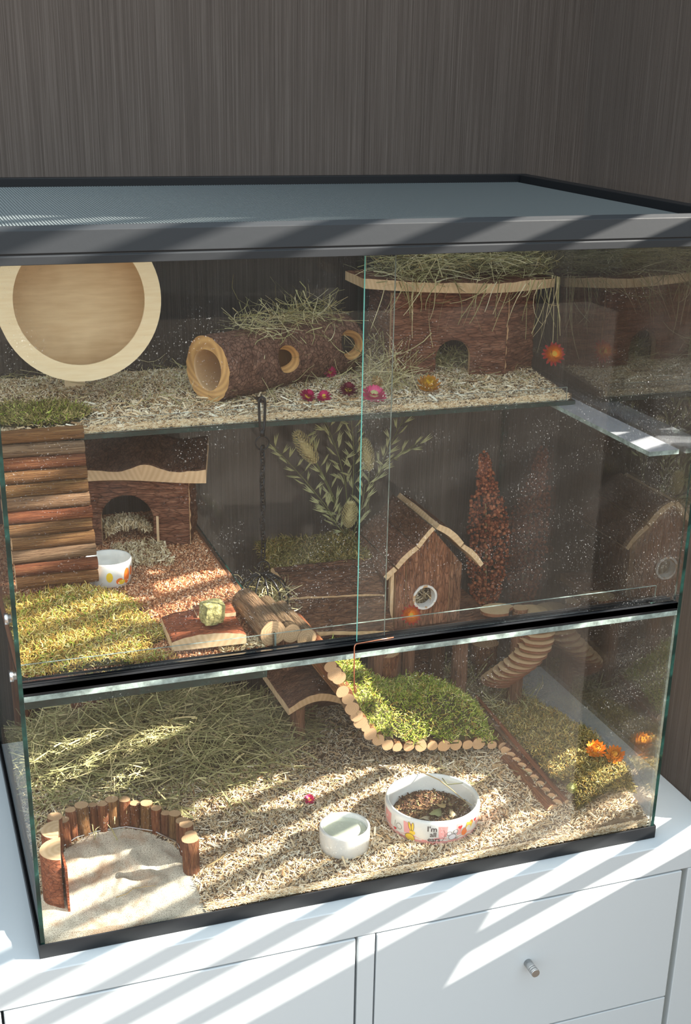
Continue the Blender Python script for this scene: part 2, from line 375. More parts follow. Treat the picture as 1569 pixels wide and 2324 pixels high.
def panel(name, W, H, T, mats, parent, sd=None, nu=40, nv=40, amp=.0015, freq=(20, 60), top=None, loc=(0, 0, 0), rot=(0, 0, 0)):
    """bark board in local XZ (x 0..W, z 0..H), front at y=0 facing -y, thickness T; sd(x,z)<0 inside the material"""
    xs = np.linspace(0, W, nu+1); zs = np.linspace(0, H, nv+1); cell = max(W/nu, H/nv)
    P = np.array([[[x, z] for x in xs] for z in zs], float)
    if sd is not None:
        e = 1e-5
        for j in range(nv+1):
            for i in range(nu+1):
                x, z = P[j, i]; s = sd(x, z)
                if abs(s) < cell*.72:
                    g = np.array([sd(x+e, z)-s, sd(x, z+e)-s])/e; q = P[j, i]-g*s/(g@g+1e-9)
                    if -1e-6 <= q[0] <= W+1e-6 and -1e-6 <= q[1] <= H+1e-6: P[j, i] = q
    vid = {}; mb = MB()
    def v(j, i, back):
        key = (j, i, back)
        if key not in vid:
            x, z = P[j, i]; d = 0 if back else -amp*(1+noise.noise(Vector((x*freq[0]+W*9, z*freq[1], 3)))*1.6+noise.noise(Vector((x*freq[0]*3, z*freq[1]*3, 8)))*.7)
            vid[key] = len(mb.v); mb.v.append((x, T if back else d, z))
        return vid[key]
    cells = set()
    for j in range(nv):
        for i in range(nu):
            c = (P[j, i]+P[j+1, i]+P[j, i+1]+P[j+1, i+1])/4
            if sd is None or sd(*c) < 0: cells.add((j, i))
    for (j, i) in cells:
        mb.f.append([v(j, i, 0), v(j, i+1, 0), v(j+1, i+1, 0), v(j+1, i, 0)]); mb.m.append(0); mb.sm.append(True)
        mb.f.append([v(j, i, 1), v(j+1, i, 1), v(j+1, i+1, 1), v(j, i+1, 1)]); mb.m.append(1); mb.sm.append(False)
        for (dj, di, a, b) in ((-1, 0, (j, i), (j, i+1)), (1, 0, (j+1, i+1), (j+1, i)), (0, -1, (j+1, i), (j, i)), (0, 1, (j, i+1), (j+1, i+1))):
            if (j+dj, i+di) not in cells:
                mb.f.append([v(*a, 0), v(*a, 1), v(*b, 1), v(*b, 0)]); mb.m.append(1); mb.sm.append(False)
    o = mb.build(name, mats, parent); o.location = loc; o.rotation_euler = rot; return o
def slab(name, W, D, top, bot, mats, parent=None, n=28, loc=(0, 0, 0), rot=(0, 0, 0), front=None, amp=.001, m=14):
    """board in local XY, profile top(u)/bot(u) across width, bark on top, sawn edges; front(u) shapes the front outline"""
    mb = MB(); G = {}
    for j in range(m+1):
        for i in range(n+1):
            u = i/n; x = (u-.5)*W; f = front(u) if front else 0; y = f+(D-f)*j/m
            G[j, i, 0] = len(mb.v); mb.v.append((x, y, top(u)+amp*2*noise.noise(Vector((x*60+W*5, y*25, 1)))))
            G[j, i, 1] = len(mb.v); mb.v.append((x, y, bot(u)))
    for j in range(m):
        for i in range(n):
            mb.f.append([G[j, i, 0], G[j, i+1, 0], G[j+1, i+1, 0], G[j+1, i, 0]]); mb.m.append(0); mb.sm.append(True)
            mb.f.append([G[j, i, 1], G[j+1, i, 1], G[j+1, i+1, 1], G[j, i+1, 1]]); mb.m.append(1); mb.sm.append(True)
    for i in range(n):
        mb.f.append([G[0, i, 1], G[0, i+1, 1], G[0, i+1, 0], G[0, i, 0]]); mb.m.append(1); mb.sm.append(False)
        mb.f.append([G[m, i, 0], G[m, i+1, 0], G[m, i+1, 1], G[m, i, 1]]); mb.m.append(1); mb.sm.append(False)
    for j in range(m):
        mb.f.append([G[j, 0, 0], G[j+1, 0, 0], G[j+1, 0, 1], G[j, 0, 1]]); mb.m.append(1); mb.sm.append(False)
        mb.f.append([G[j, n, 1], G[j+1, n, 1], G[j+1, n, 0], G[j, n, 0]]); mb.m.append(1); mb.sm.append(False)
    o = mb.build(name, mats, parent); o.location = loc; o.rotation_euler = rot; return o

# ================================================================ setting
D = .6456; H = 1.008
tag(boxo('wall_back', (-2.2, .655, -.8), (1.2, .72, 2.7), M['wall']), 'dark taupe ribbed wallpaper wall behind the glass tank', 'wall', kind='structure')
yz = [(.655, -.8), (.02, -.8), (.02, .05), (.158, .40), (.125, .66), (.045, 1.05), (-.12, 1.6), (-.12, 2.7), (.655, 2.7)]  # unseen front edge slanted to let chosen sunlight reach the tank
mb = MB(); n = len(yz)
for x in (1.1275, 1.2):
    for y, z in yz: mb.v.append((x, y, z))
mb.f = [list(range(n))[::-1], [n+i for i in range(n)]]+[[i, (i+1) % n, n+(i+1) % n, n+i] for i in range(n)]; mb.m = [0]*(n+2); mb.sm = [False]*(n+2)
tag(mb.build('wall_right', M['wall']), 'taupe ribbed wallpaper side wall right of the tank', 'wall', kind='structure')
tag(boxo('floor', (-6, -9, -.84), (6, .72, -.80), M['floor']), 'wooden room floor under the white cabinet', 'floor', kind='structure')
tag(boxo('trim_1', (.6995, .6535, -.8), (.7005, .656, 1.75), M['wall']), kind='structure')

# cabinet --------------------------------------------------------
cab = empty('white_cabinet', (.2, .3, -.80), label='white lacquered cabinet with drawers standing under the glass tank', cat='cabinet')
def rel(parent, o):
    o.location = Vector(o.location)-parent.location; return o
def cb(name, a, b, mat='white', bev=.0015, parent=cab):
    o = boxo(name, a, b, M[mat], parent, bev); o.location = -parent.location; return o
cb('cabinet_top', (-.75, -.03, -.0535), (1.1265, .65, 0))
cb('side_panel', (1.0575, -.03, -.80), (1.1265, .65, -.0545))
cb('divider', (.468, -.030, -.80), (.4965, .62, -.0545))
cb('back_panel', (-.75, .62, -.80), (1.0570, .65, -.0545))
cb('side_panel', (-.75, -.03, -.80), (-.68, .62, -.0545))
cb('frame_edge', (1.0485, -.012, -.80), (1.0570, .6, -.056), 'cream')
cb('base_board', (-.68, -.01, -.80), (1.048, .6, -.76))
def drawer(name, x0, x1, z0, z1, knob=True):
    d = cb(name, (x0, -.031, z0), (x1, -.012, z1), bev=.0012)
    if knob:
        cx, cz = (x0+x1)/2-.006, (z0+z1)/2+.011
        k = MB(); k.tube([(cx, -.031, cz), (cx, -.047, cz), (cx, -.0475, cz), (cx, -.0485, cz), (cx, -.049, cz), (cx, -.0515, cz), (cx, -.052, cz), (cx, -.053, cz), (cx, -.0535, cz), (cx, -.0565, cz), (cx, -.057, cz), (cx, -.058, cz), (cx, -.0585, cz), (cx, -.0605, cz)],
                         [.0072, .0072, .0072, .0064, .0072, .0072, .0072, .0064, .0072, .0072, .0072, .0064, .0072, .0070], 24)
        ko = k.build('knob', M['chrome'], d); tag(ko, 'short grooved brushed steel knob')
    return d
drawer('drawer', .499, 1.0455, -.3155, -.0560); drawer('drawer', .499, 1.0455, -.575, -.3185)
cb('door', (-.06, -.031, -.756), (.4640, -.012, -.0560)); cb('door', (-.62, -.031, -.756), (-.064, -.012, -.0560))

# ================================================================ terrarium
T_ = empty('glass_terrarium', (.5, .32, 0), label='large glass terrarium with black frame and sliding doors on the white cabinet', cat='terrarium')
def tb(name, a, b, mats, mi=0, bev=0):
    o = MB().box(a, b, mi).build(name, mats, T_); o.location = -T_.location
    if bev:
        m = o.modifiers.new('b', 'BEVEL'); m.width = bev; m.segments = 2
    return o
# bottom frame: a tray rim
def ring_frame(name, z0, z1, o_, i_, mat):
    mb = MB()
    for a, b in (((-o_, -o_, z0), (1+o_, i_, z1)), ((-o_, D-i_, z0), (1+o_, D+o_, z1)), ((-o_, i_, z0), (i_, D-i_, z1)), ((1-i_, i_, z0), (1+o_, D-i_, z1))): mb.box(a, b)
    o = mb.build(name, mat, T_); o.location = -T_.location; return o
tb('bottom_frame', (-.003, -.003, .0005), (1.003, -.0005, .0235), M['black'], 0, .0008)
tb('bottom_frame', (-.003, -.0004, .0005), (-.0005, D+.003, .0235), M['black']); tb('bottom_frame', (1.0005, -.0004, .0005), (1.003, D+.003, .0235), M['black'])
tb('glass_base', (0, 0, .002), (1, D, .008), [M['gdark']])
G = [M['glass'], M['gdark'], M['gcyan'], M['gpale']]; GD = [M['glassdoor'], M['gdark'], M['gcyan'], M['gpale']]; GS = [M['glassside'], M['gdark'], M['gcyan'], M['gpale']]
# faces order: bottom, top, front, right, back, left
tb('front_pane', (.006, .0005, .008), (.994, .0065, .4045), G, [1, 3, 0, 3, 0, 3])
tb('side_pane', (0, 0, .008), (.0058, D, .9645), G, [1, 1, 1, 0, 1, 0])
tb('side_pane', (.9942, 0, .008), (1.0, D, .9645), GS, [1, 1, 1, 0, 1, 0])
tb('back_pane', (.006, D-.006, .008), (.994, D, .9645), G, [1, 1, 0, 1, 0, 1])
tag(tb('sliding_door', (.4697, .0075, .4265), (.9935, .0115, .9645), GD, [0, 0, 0, 1, 0, 2]), 'right sliding glass door with bright cyan edge')
tag(tb('sliding_door', (.0065, .0165, .4265), (.5150, .0205, .9645), GD, [0, 0, 0, 3, 0, 1]), 'left sliding glass door standing behind the right one')
tb('cross_bar', (.006, .0, .405), (.994, .034, .4125), [M['gpale'], M['glass']], [1, 0, 0, 0, 0, 0])
# black double track with two grooves
tr = MB(); tr.box((.006, .0005, .4127), (.994, .034, .4165))
for a, b, z in ((.0005, .0045, .426), (.0128, .0150, .4245), (.0220, .0245, .4255), (.031, .034, .424)): tr.box((.006, a, .4165), (.994, b, z))
tr.box((.006, .0005, .4165), (.994, .0072, .4255)); o = tr.build('door_track', M['black'], T_); o.location = -T_.location
tb('lip_pane', (.008, .0345, .4055), (.975, .0375, .4425), GD, [3, 3, 0, 3, 0, 3])
# top frame: front rail (sloped face), lip, other rails
def prof(name, poly, x0, x1, mat, axis='x'):
    mb = MB(); n = len(poly)
    for x in (x0, x1):
        for a, z in poly: mb.v.append((x, a, z) if axis == 'x' else (a, x, z))
    for i in range(n): mb.f.append([i, (i+1) % n, n+(i+1) % n, n+i]); mb.m.append(0); mb.sm.append(False)
    mb.f.append(list(range(n))[::-1]); mb.f.append([n+i for i in range(n)]); mb.m += [0, 0]; mb.sm += [False, False]
    o = mb.build(name, mat, T_); o.location = -T_.location
    bm = bmesh.new(); bm.from_mesh(o.data); bmesh.ops.recalc_face_normals(bm, faces=bm.faces[:]); bm.to_mesh(o.data); bm.free()
    m = o.modifiers.new('b', 'BEVEL'); m.width = .001; m.segments = 2; return o
prof('top_rail', [(-.014, .965), (.026, .965), (.026, .992), (.010, 1.006), (-.004, 1.008), (-.010, 1.003), (-.014, .978), (-.0125, .9768), (-.0125, .9755), (-.014, .9745)], -.014, 1.014, M['blackframe'])
prof('top_rail', [(D-.02, .965), (D+.006, .965), (D+.006, 1.008), (D-.014, 1.008), (D-.014, .992), (D-.02, .992)], -.014, 1.014, M['black'])
prof('top_rail', [(-.014, .965), (.02, .965), (.02, .992), (.010, .992), (.010, 1.008), (-.014, 1.008)], .027, D-.021, M['black'], 'y')
prof('top_rail', [(.98, .965), (1.014, .965), (1.014, 1.008), (.990, 1.008), (.990, .992), (.98, .992)], .027, D-.021, M['black'], 'y')
# mesh lid (woven wire)
mb = MB(); pit = .0042; wd = .00045
y = .026
ys = np.arange(.024, D-.015, pit); xs = np.arange(.012, .989, pit)
V = []; Fq = []
def strip(p0, p1, side, up):
    k = len(V); s = np.array(side); u = np.array(up); p0 = np.array(p0); p1 = np.array(p1)
    V.extend([p0-s, p0+u, p0+s, p1-s, p1+u, p1+s]); Fq.extend([[k, k+1, k+4, k+3], [k+1, k+2, k+5, k+4], [k+2, k, k+3, k+5]])
for yy in ys: strip((.010, yy, .9935), (.990, yy, .9935), (0, wd, 0), (0, 0, .0012))
for xx in xs: strip((xx, .022, .9943), (xx, D-.014, .9943), (wd, 0, 0), (0, 0, .0012))
o = quads('mesh_lid', np.array(V)-np.array(T_.location), Fq, M['wire'], T_); tag(o, 'grey woven wire mesh lid', kind='stuff')
# upper shelf and middle platform, side ledges
SH0, SZ = .334, .6655
tb('upper_shelf', (.0065, SH0, SZ-.007), (.9750, D-.0065, SZ), G, [0, 0, 1, 1, 1, 1])
tb('shelf_lip', (.145, SH0+.004, SZ+.0003), (.96, SH0+.007, SZ+.0225), GD, [3, 3, 0, 3, 0, 3])
tb('shelf_support', (.9425, .045, SZ-.0145), (.9940, D-.007, SZ-.0075), [M['ledge'], M['gpale']], [0, 0, 1, 0, 1, 1])
PX = .3625
tb('middle_platform', (.0065, .0385, .3920), (PX, D-.0065, .3990), G, [0, 0, 1, 1, 1, 1])
tb('platform_support', (.0065, .008, .3905), (.337, .0335, .4045), G, [1, 0, 1, 1, 0, 1])
tb('platform_lip', (PX-.006, .0385, .3992), (PX-.003, D-.0065, .440), GD, [1, 1, 3, 0, 1, 0])
# cable bolts on the left
for i, (yy, zz) in enumerate(((.010, .522), (.010, .441))):
    k = MB(); k.tube([(-.0005, yy, zz), (-.004, yy, zz), (-.0042, yy, zz), (-.009, yy, zz)], [.0055, .0055, .0075, .0075], 18)
    o = k.build('steel_vent_bolt', M['chrome'], T_); o.location = -T_.location

# ================================================================ loose fills
def s01(t): return np.clip(t, 0, 1)**2*(3-2*np.clip(t, 0, 1))
SCX, SCY = .118, .115
def sandin(x, y):
    e = ((x-.135)/.112)**2+((y-.085)/.158)**2 < 1
    return (e & (y > .085)) | ((y <= .10) & (x > .006) & (x < .238-.0*(y)+.35*np.maximum(0, .0)) & (x < .255-.2*(y-.02)))
def hfloor(x, y):
    z = .031+.010*s01((y-.08)/.4)+.004*fn(x, y, 28, 1)+.002*fn(x, y, 90, 2)
    z = z+.055*s01(1-((x-.25)/.33)**2-((y-.44)/.22)**2)     # under the hay
    z = z+.030*s01(1-((x-.95)/.16)**2-((y-.20)/.24)**2)
    return z-.004*s01(1-((x-.65)/.11)**2-((y-.13)/.11)**2)
fx = (.0065, .9915, .0075, D-.0065)
nosand = lambda x, y: ~sandin(x, y)
Vb, Fb = heightgrid(fx[0], fx[1], .0088, fx[3], 120, 80, lambda x, y: hfloor(x, y)-.0018, skirt=.0085)
V1, F1 = chips(0, rect(.010, .993, .010, .63, lambda x, y: nosand(x, y) & (rng.random(len(x)) < .55+.45*(y < .33)))(72000), hfloor)
V2, F2 = chips(0, rect(.012, .985, .012, .60, nosand)(1600), hfloor, (.012, .024), (.002, .0042), .35, .004)
def wallchips(n, x0, x1, y, z0, z1, L=(.004, .011)):
    x = rng.uniform(x0, x1, n); zz = rng.uniform(z0, z1, n); yy = np.full(n, y)+rng.uniform(0, .0006, n)
    a = rng.uniform(0, 2*pi, n)+0; l = rng.uniform(*L, n)*.5; wdt = rng.uniform(.0009, .002, n)*.5
    d = np.stack([np.cos(a), 0*a, np.sin(a)*.45], -1)*l[:, None]; s_ = np.stack([-np.sin(a)*.7, 0*a, np.cos(a)], -1)*wdt[:, None]; C = np.stack([x, yy, zz], -1); u = np.array([0, -.0006, 0])
    V = np.stack([C-d-s_, C+d-s_, C-d*.9+u, C+d*.9+u, C-d+s_, C+d+s_], 1).reshape(-1, 3); b = np.arange(n)[:, None]*6
    return V, np.concatenate([b+np.array([[0, 1, 3, 2]]), b+np.array([[2, 3, 5, 4]])], 0)
def compact(Vq, Fq, keep):
    c = Vq[Fq].mean(1); return Vq, Fq[keep(c)]
Vb, Fb = compact(Vb, Fb, lambda c: ~sandin(c[:, 0], np.maximum(c[:, 1], .02)))
V3, F3 = wallchips(4600, .240, .991, .0074, .020, .0335)
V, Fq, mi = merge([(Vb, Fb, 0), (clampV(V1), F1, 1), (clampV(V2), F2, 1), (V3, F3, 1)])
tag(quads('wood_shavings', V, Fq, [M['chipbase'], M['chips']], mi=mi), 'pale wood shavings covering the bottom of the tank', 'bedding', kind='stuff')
def hsand(x, y):
    r = ((x-.125)/.07)**2+((y-.115)/.07)**2
    return .026+.006*s01((y-.0)/.08)+.006*s01((y-.15)/.1)-.010*np.exp(-r)+.009*np.exp(-r*.45)*fn(x, y, 95, 5)+.004*np.exp(-r*.4)*fn(x, y, 200, 15)+.0008*fn(x, y, 160, 6)+.010*np.exp(-(((x-.035)/.03)**2+((y-.10)/.08)**2))
Vb, Fb = heightgrid(.0068, .262, .0080, .262, 110, 110, hsand, keep=lambda x, y: sandin(x, y))
xs = np.linspace(.0068, .250, 90); Vt = np.stack([xs, 0*xs+.0080, hsand(xs, 0*xs+.008)], -1); Vk = Vt.copy(); Vk[:, 2] = .010; nn_ = len(Vb); Vb = np.concatenate([Vb, Vt, Vk]); Fb = np.concatenate([Fb, np.array([[nn_+90+i, nn_+91+i, nn_+i+1, nn_+i] for i in range(89)])])
o = quads('sand_bath', Vb, Fb, M['sand'], smooth=True); tag(o, 'fine beige sand in the corner ringed by upright logs', 'sand', kind='stuff')
# middle platform granules
def hplat(x, y): return .4185+.016*s01((y-.08)/.25)+.002*fn(x, y, 60, 11)-.006*np.exp(-((x-.30)/.04)**2-((y-.33)/.05)**2)
Vb, Fb = heightgrid(.007, PX-.007, .0405, D-.007, 60, 90, lambda x, y: hplat(x, y)-.001, skirt=.3995)
V1, F1 = chips(0, rect(.012, PX-.012, .0425, .630)(30000), hplat, (.0022, .0042), (.0014, .003), .9, .002)
V1 = np.minimum(V1, np.array((PX-.0075, .637, 9)))
V3, F3 = wallchips(2500, .012, PX-.012, .0388, .402, .420, (.002, .004))
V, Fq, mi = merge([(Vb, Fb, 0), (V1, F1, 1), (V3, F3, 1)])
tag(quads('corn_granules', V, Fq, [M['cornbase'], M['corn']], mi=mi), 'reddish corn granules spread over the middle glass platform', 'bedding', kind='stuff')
V1, F1 = chips(0, rect(.20, .285, .36, .47)(900), lambda x, y: hplat(x, y)+.002*np.ones_like(x), (.004, .011), (.001, .003), .8, .008)
Vx, Fx = chips(0, rect(.195, .27, .475, .53)(900), lambda x, y: hplat(x, y)+.028-.25*np.abs(x-.23), (.006, .014), (.001, .003), 1.0, .01)
V2, F2 = chips(0, rect(.28, .345, .043, .075)(350), lambda x, y: hplat(x, y)+.001, (.004, .010), (.001, .003), .8, .004)
V, Fq, mi = merge([(V1, F1, 0), (V2, F2, 0), (Vx, Fx, 0)])
M['nest'] = island('pale paper nesting', [(0, lin(170, 144, 104)), (.5, lin(222, 200, 160)), (1, lin(250, 236, 206))])
tag(quads('paper_nesting', V, Fq, M['nest']), 'whitish paper nesting scraps spilling from the arched house door', 'nesting', kind='stuff')
# upper shelf shavings
def hshelf(x, y): return SZ+.010+.014*s01((y-.35)/.2)+.003*fn(x, y, 40, 21)
Vb, Fb = heightgrid(.008, .972, SH0+.0095, D-.007, 120, 40, lambda x, y: hshelf(x, y)-.001, skirt=SZ+.0004)
V1, F1 = chips(0, rect(.012, .965, SH0+.012, .63)(30000), hshelf, lift=.002)
V2, F2 = chips(0, rect(.015, .93, SH0+.013, .45)(700), hshelf, (.012, .024), (.002, .005), .3, .004)
V, Fq, mi = merge([(Vb, Fb, 0), (np.maximum(clampV(V1), (0, SH0+.0075, 0)), F1, 1), (np.maximum(clampV(V2), (0, SH0+.0075, 0)), F2, 1), (*wallchips(5000, .012, .965, SH0+.0072, SZ+.001, SZ+.012), 1)])
tag(quads('wood_shavings', V, Fq, [M['chipbase'], M['chips']], mi=mi), 'wood shavings spread along the upper glass shelf', 'bedding', kind='stuff')

# hay ------------------------------------------------------------
def hhay(x, y):
    return hfloor(x, y)+.016*s01(1.6-2*((x-.26)/.34)**2-2*((y-.46)/.24)**2)+.006*fn(x, y, 30, 31)
hin = lambda x, y: (((x-.25)/.29)**2+((y-.46)/.215)**2 < 1+.12*np.sin(x*60)) & (x > .012)
Vb, Fb = heightgrid(.012, .55, .22, .62, 60, 50, lambda x, y: hhay(x, y)-.008, keep=lambda x, y: ((x-.25)/.24)**2+((y-.46)/.17)**2 < 1)
V1, F1 = hay_blades(5200, rect(.02, .56, .24, .63, hin), hhay, (.03, .12), (.0009, .0030), .18, .22, (-.010, .016))
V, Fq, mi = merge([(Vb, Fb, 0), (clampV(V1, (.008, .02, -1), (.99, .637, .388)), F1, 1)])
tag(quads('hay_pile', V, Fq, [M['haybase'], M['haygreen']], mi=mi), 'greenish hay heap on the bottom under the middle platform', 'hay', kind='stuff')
V1, F1 = hay_blades(420, rect(.86, .985, .36, .62), hfloor, (.03, .09), (.0008, .002), .7, .3, (0, .03))
V2, F2 = hay_blades(260, rect(.30, .98, .18, .45), hfloor, (.02, .05), (.0007, .0016), .2, .3, (0, .006))
V, Fq, mi = merge([(clampV(V1), F1, 0), (clampV(V2), F2, 0)])
tag(quads('scattered_hay', V, Fq, M['haygreen']), 'loose thin hay around the spiral stair in the right rear corner', 'hay', kind='stuff')
V1, F1 = hay_blades(900, rect(.04, .95, .40, .63), hshelf, (.03, .08), (.0007, .0018), .25, .3, (-.001, .010))
tag(quads('scattered_hay', clampV(V1, (.01, .35, SZ), (.975, .637, .96)), F1, M['hay']), 'brownish loose hay strewn at the back of the upper shelf', 'hay', kind='stuff')

# moss -----------------------------------------------------------
def moss(name, label, x0, x1, y0, y1, h, test, n, mat, basedz=.004, L=(.006, .014), W=(.0010, .0022), lo=(.008, .02, -1), hi=(.992, .637, 9), res=50, mats2=None, n2=0):
    Vb, Fb = heightgrid(x0, x1, y0, y1, res, res, lambda x, y: h(x, y)-basedz, keep=test)
    V1, F1 = moss_blades(n, rect(x0, x1, y0, y1, test), h, L, W)
    parts = [(np.maximum(Vb, (lo[0], lo[1], -9)), Fb, 0), (clampV(V1, lo, hi), F1, 1)]; ms = [M['mossbase'], M[mat]]
    if mats2:
        V2, F2 = moss_blades(n2, rect(x0, x1, y0, y1, test), h, L, W); parts.append((clampV(V2, lo, hi), F2, 2)); ms.append(M[mats2])
    V, Fq, mi = merge(parts); return tag(quads(name, V, Fq, ms, mi=mi), label, 'moss', 'moss patches in the tank', kind='stuff')
def hmp(x, y): return hplat(x, y)+.016*s01(1.5-1.5*((x-.10)/.12)**2-1.5*((y-.16)/.14)**2)+.005*fn(x, y, 70, 41)+.002
moss('moss_patch', 'yellow dried moss cushion at the front of the middle platform', .008, .235, .042, .29, hmp, lambda x, y: (x < .205+.02*np.sin(y*60)) & (y < .275+.015*np.sin(x*70)) & ((x-.0)/.24+(y-.05)/.5 < 1.15), 13000, 'mossy', mats2='mossg', n2=2600, lo=(.008, .042, -1), L=(.006, .016))
def hmr(x, y): return hfloor(x, y)+.008+.022*s01(1.3-1.3*((x-.95)/.12)**2-1.3*((y-.14)/.14)**2)+.007*fn(x, y, 70, 42)
moss('moss_patch', 'green and golden moss bank in the front right corner beside the glass', .84, .992, .045, .44, hmr, lambda x, y: (((x-.96)/.125)**2+((y-.22)/.20)**2 < 1+.2*np.sin(y*50)) & (x > .868), 9500, 'mossd', mats2='mossy', n2=5000)
def hms(x, y): return hshelf(x, y)+.008+.004*fn(x, y, 60, 43)
moss('moss_patch', 'small dull green moss patch on the left end of the upper shelf', .01, .19, .355, .48, hms, lambda x, y: ((x-.07)/.10)**2+((y-.40)/.055)**2 < 1, 3500, 'mossd', mats2='mossg', n2=900)
V1, F1 = chips(0, rect(.03, .40, .36, .6)(400), hmp, (.01, .02), (.001, .002))

# ================================================================ exercise wheel
wh = empty('exercise_wheel', (.168, .43, SZ+.012), label='round pale plywood exercise wheel on the left of the upper shelf', cat='wheel')
R0, R1, wz = .1235, .0985, .170
def disc_ring(mb, ro, ri, y0, y1, n=72, mi=0, mi_in=None):
    k = len(mb.v)
    for r, y in ((ro, y0), (ri, y0), (ri, y1), (ro, y1)):
        for i in range(n): mb.v.append((r*math.cos(2*pi*i/n), y, wz+r*math.sin(2*pi*i/n)))
    for a in range(4):
        b = (a+1) % 4
        for i in range(n): mb.f.append([k+a*n+i, k+a*n+(i+1) % n, k+b*n+(i+1) % n, k+b*n+i]); mb.m.append(mi); mb.sm.append(a % 2 == 1)
    return mb
disc_ring(MB(), R0, R1, 0, .005).build('front_ring', M['ply'], wh)
disc_ring(MB(), R0-.002, R0-.005, .0052, .075).build('drum', M['plyback'], wh)
disc_ring(MB(), R0, .0003, .0755, .080).build('back_disc', M['plyback'], wh)
k = MB(); k.tube([(0, .081, wz), (0, .112, wz)], .006, 16); k.build('axle', M['chrome'], wh)
k = MB(); k.box((-.016, .1125, .006), (.016, .122, wz+.02)); k.build('upright', M['ply'], wh)
k = MB(); k.box((-.05, .045, .0), (.05, .125, .006)); k.build('foot', M['inner'], wh)

# ================================================================ hollow log with holes
def hollow_log(name, p0, p1, ro, ri, holes, label, n=72, m=64):
    p0 = Vector(p0); p1 = Vector(p1); d = p1-p0; L = d.length
    q = d.to_track_quat('Z', 'Y'); root = empty(name, p0, label=label, cat='log'); root.rotation_mode = 'QUATERNION'; root.rotation_quaternion = q
    mb = MB()
    def rad(a, z): return ro*(1+.05*noise.noise(Vector((math.cos(a)*1.2, math.sin(a)*1.2, z*9)))+.035*noise.noise(Vector((math.cos(a)*6, math.sin(a)*6, z*45))))
    inv = q.inverted(); hs = []
    for (hp, hr) in holes:       # hole direction in world
        h = inv @ Vector(hp[:3]); hs.append((math.atan2(h.y, h.x), hp[3]*L, hr))
    def sd(a, z):
        s = 9
        for ha, hz, hr in hs:
            da = (a-ha+pi) % (2*pi)-pi; s = min(s, math.hypot(da*ro, z-hz)-hr)
        return -s
    A = [[(2*pi*k/n, L*j/m) for k in range(n)] for j in range(m+1)]
    cell = 2*pi*ro/n
    for j in range(m+1):
        for k in range(n):
            a, z = A[j][k]; s = sd(a, z)
            if abs(s) < cell*.75 and 0 < j < m:
                e = 1e-4; ga = (sd(a+e/ro, z)-s)/e; gz = (sd(a, z+e)-s)/e; A[j][k] = (a-ga*s/ro, z-gz*s)
    vid = {}
    def v(j, k, w):
        k %= n; key = (j, k, w)
        if key not in vid:
            a, z = A[j][k]; r = rad(a, z) if w == 0 else ri*(1+.03*math.sin(3*a))
            vid[key] = len(mb.v); mb.v.append((r*math.cos(a), r*math.sin(a), z))
        return vid[key]
    def inside(j, k):
        a = sum(A[jj][kk % n][0]+(2*pi if kk >= n else 0) for jj in (j, j+1) for kk in (k, k+1))/4; z = sum(A[jj][kk % n][1] for jj in (j, j+1) for kk in (k, k+1))/4
        return sd(a, z) < 0
    C = {(j, k) for j in range(m) for k in range(n) if inside(j, k)}
    for (j, k) in C:
        mb.f.append([v(j, k, 0), v(j, k+1, 0), v(j+1, k+1, 0), v(j+1, k, 0)]); mb.m.append(0); mb.sm.append(True)
        mb.f.append([v(j, k, 1), v(j+1, k, 1), v(j+1, k+1, 1), v(j, k+1, 1)]); mb.m.append(2); mb.sm.append(True)
        for dj, dk, a, b in ((-1, 0, (j, k), (j, k+1)), (1, 0, (j+1, k+1), (j+1, k)), (0, -1, (j+1, k), (j, k)), (0, 1, (j, k+1), (j+1, k+1))):
            if (j+dj, (k+dk) % n) not in C:
                mb.f.append([v(*a, 1), v(*b, 1), v(*b, 0), v(*a, 0)]); mb.m.append(1); mb.sm.append(False)
    mb.build('log_shell', [M['logbark'], M['cutlog'], M['inner']], root); return root
hollow_log('hollow_log', (.362, .432, SZ+.0655), (.640, .574, SZ+.066), .0525, .033,
    [((-.25, -1, .10, .42), .0235), ((-.3, -1, .15, .90), .026), ((.2, 1, .2, .3), .022)], 'hollow bark log tunnel with side holes lying on the upper shelf')

# hay on the log, on the corner house (later)
def hay_thing(label, n, region, h, L, zr, curl=.3, flat=.4, W=(.0008, .002), extra=None, mat='hay', grav=0):
    V1, F1 = hay_blades(n, region, h, L, W, flat, curl, zr)
    parts = [(clampV(V1, (.008, .338, SZ), (.99, .638, .9635)), F1, 0)]
    if extra: parts.append((extra[0], extra[1], 0))
    V, Fq, mi = merge(parts); return tag(quads('hay_tuft', V, Fq, M[mat]), label, 'hay', 'hay tufts in the tank', kind='stuff')
def hlog(x, y):
    t = ((x-.362)*.278+(y-.432)*.142)/.0974; ax = .362+.278*t; ay = .432+.142*t; dd = np.hypot(x-ax, y-ay)
    return SZ+.066+np.sqrt(np.maximum(.0545**2-dd**2, 0))
def rlog(n):
    t = rng.uniform(.22, .92, n); s = rng.normal(0, .020, n); return .362+.278*t-.455*s, .432+.142*t+.89*s
hay_thing('tangled dry hay lying over the hollow log', 360, rlog, hlog, (.03, .11), (-.004, .022), .35, .45)

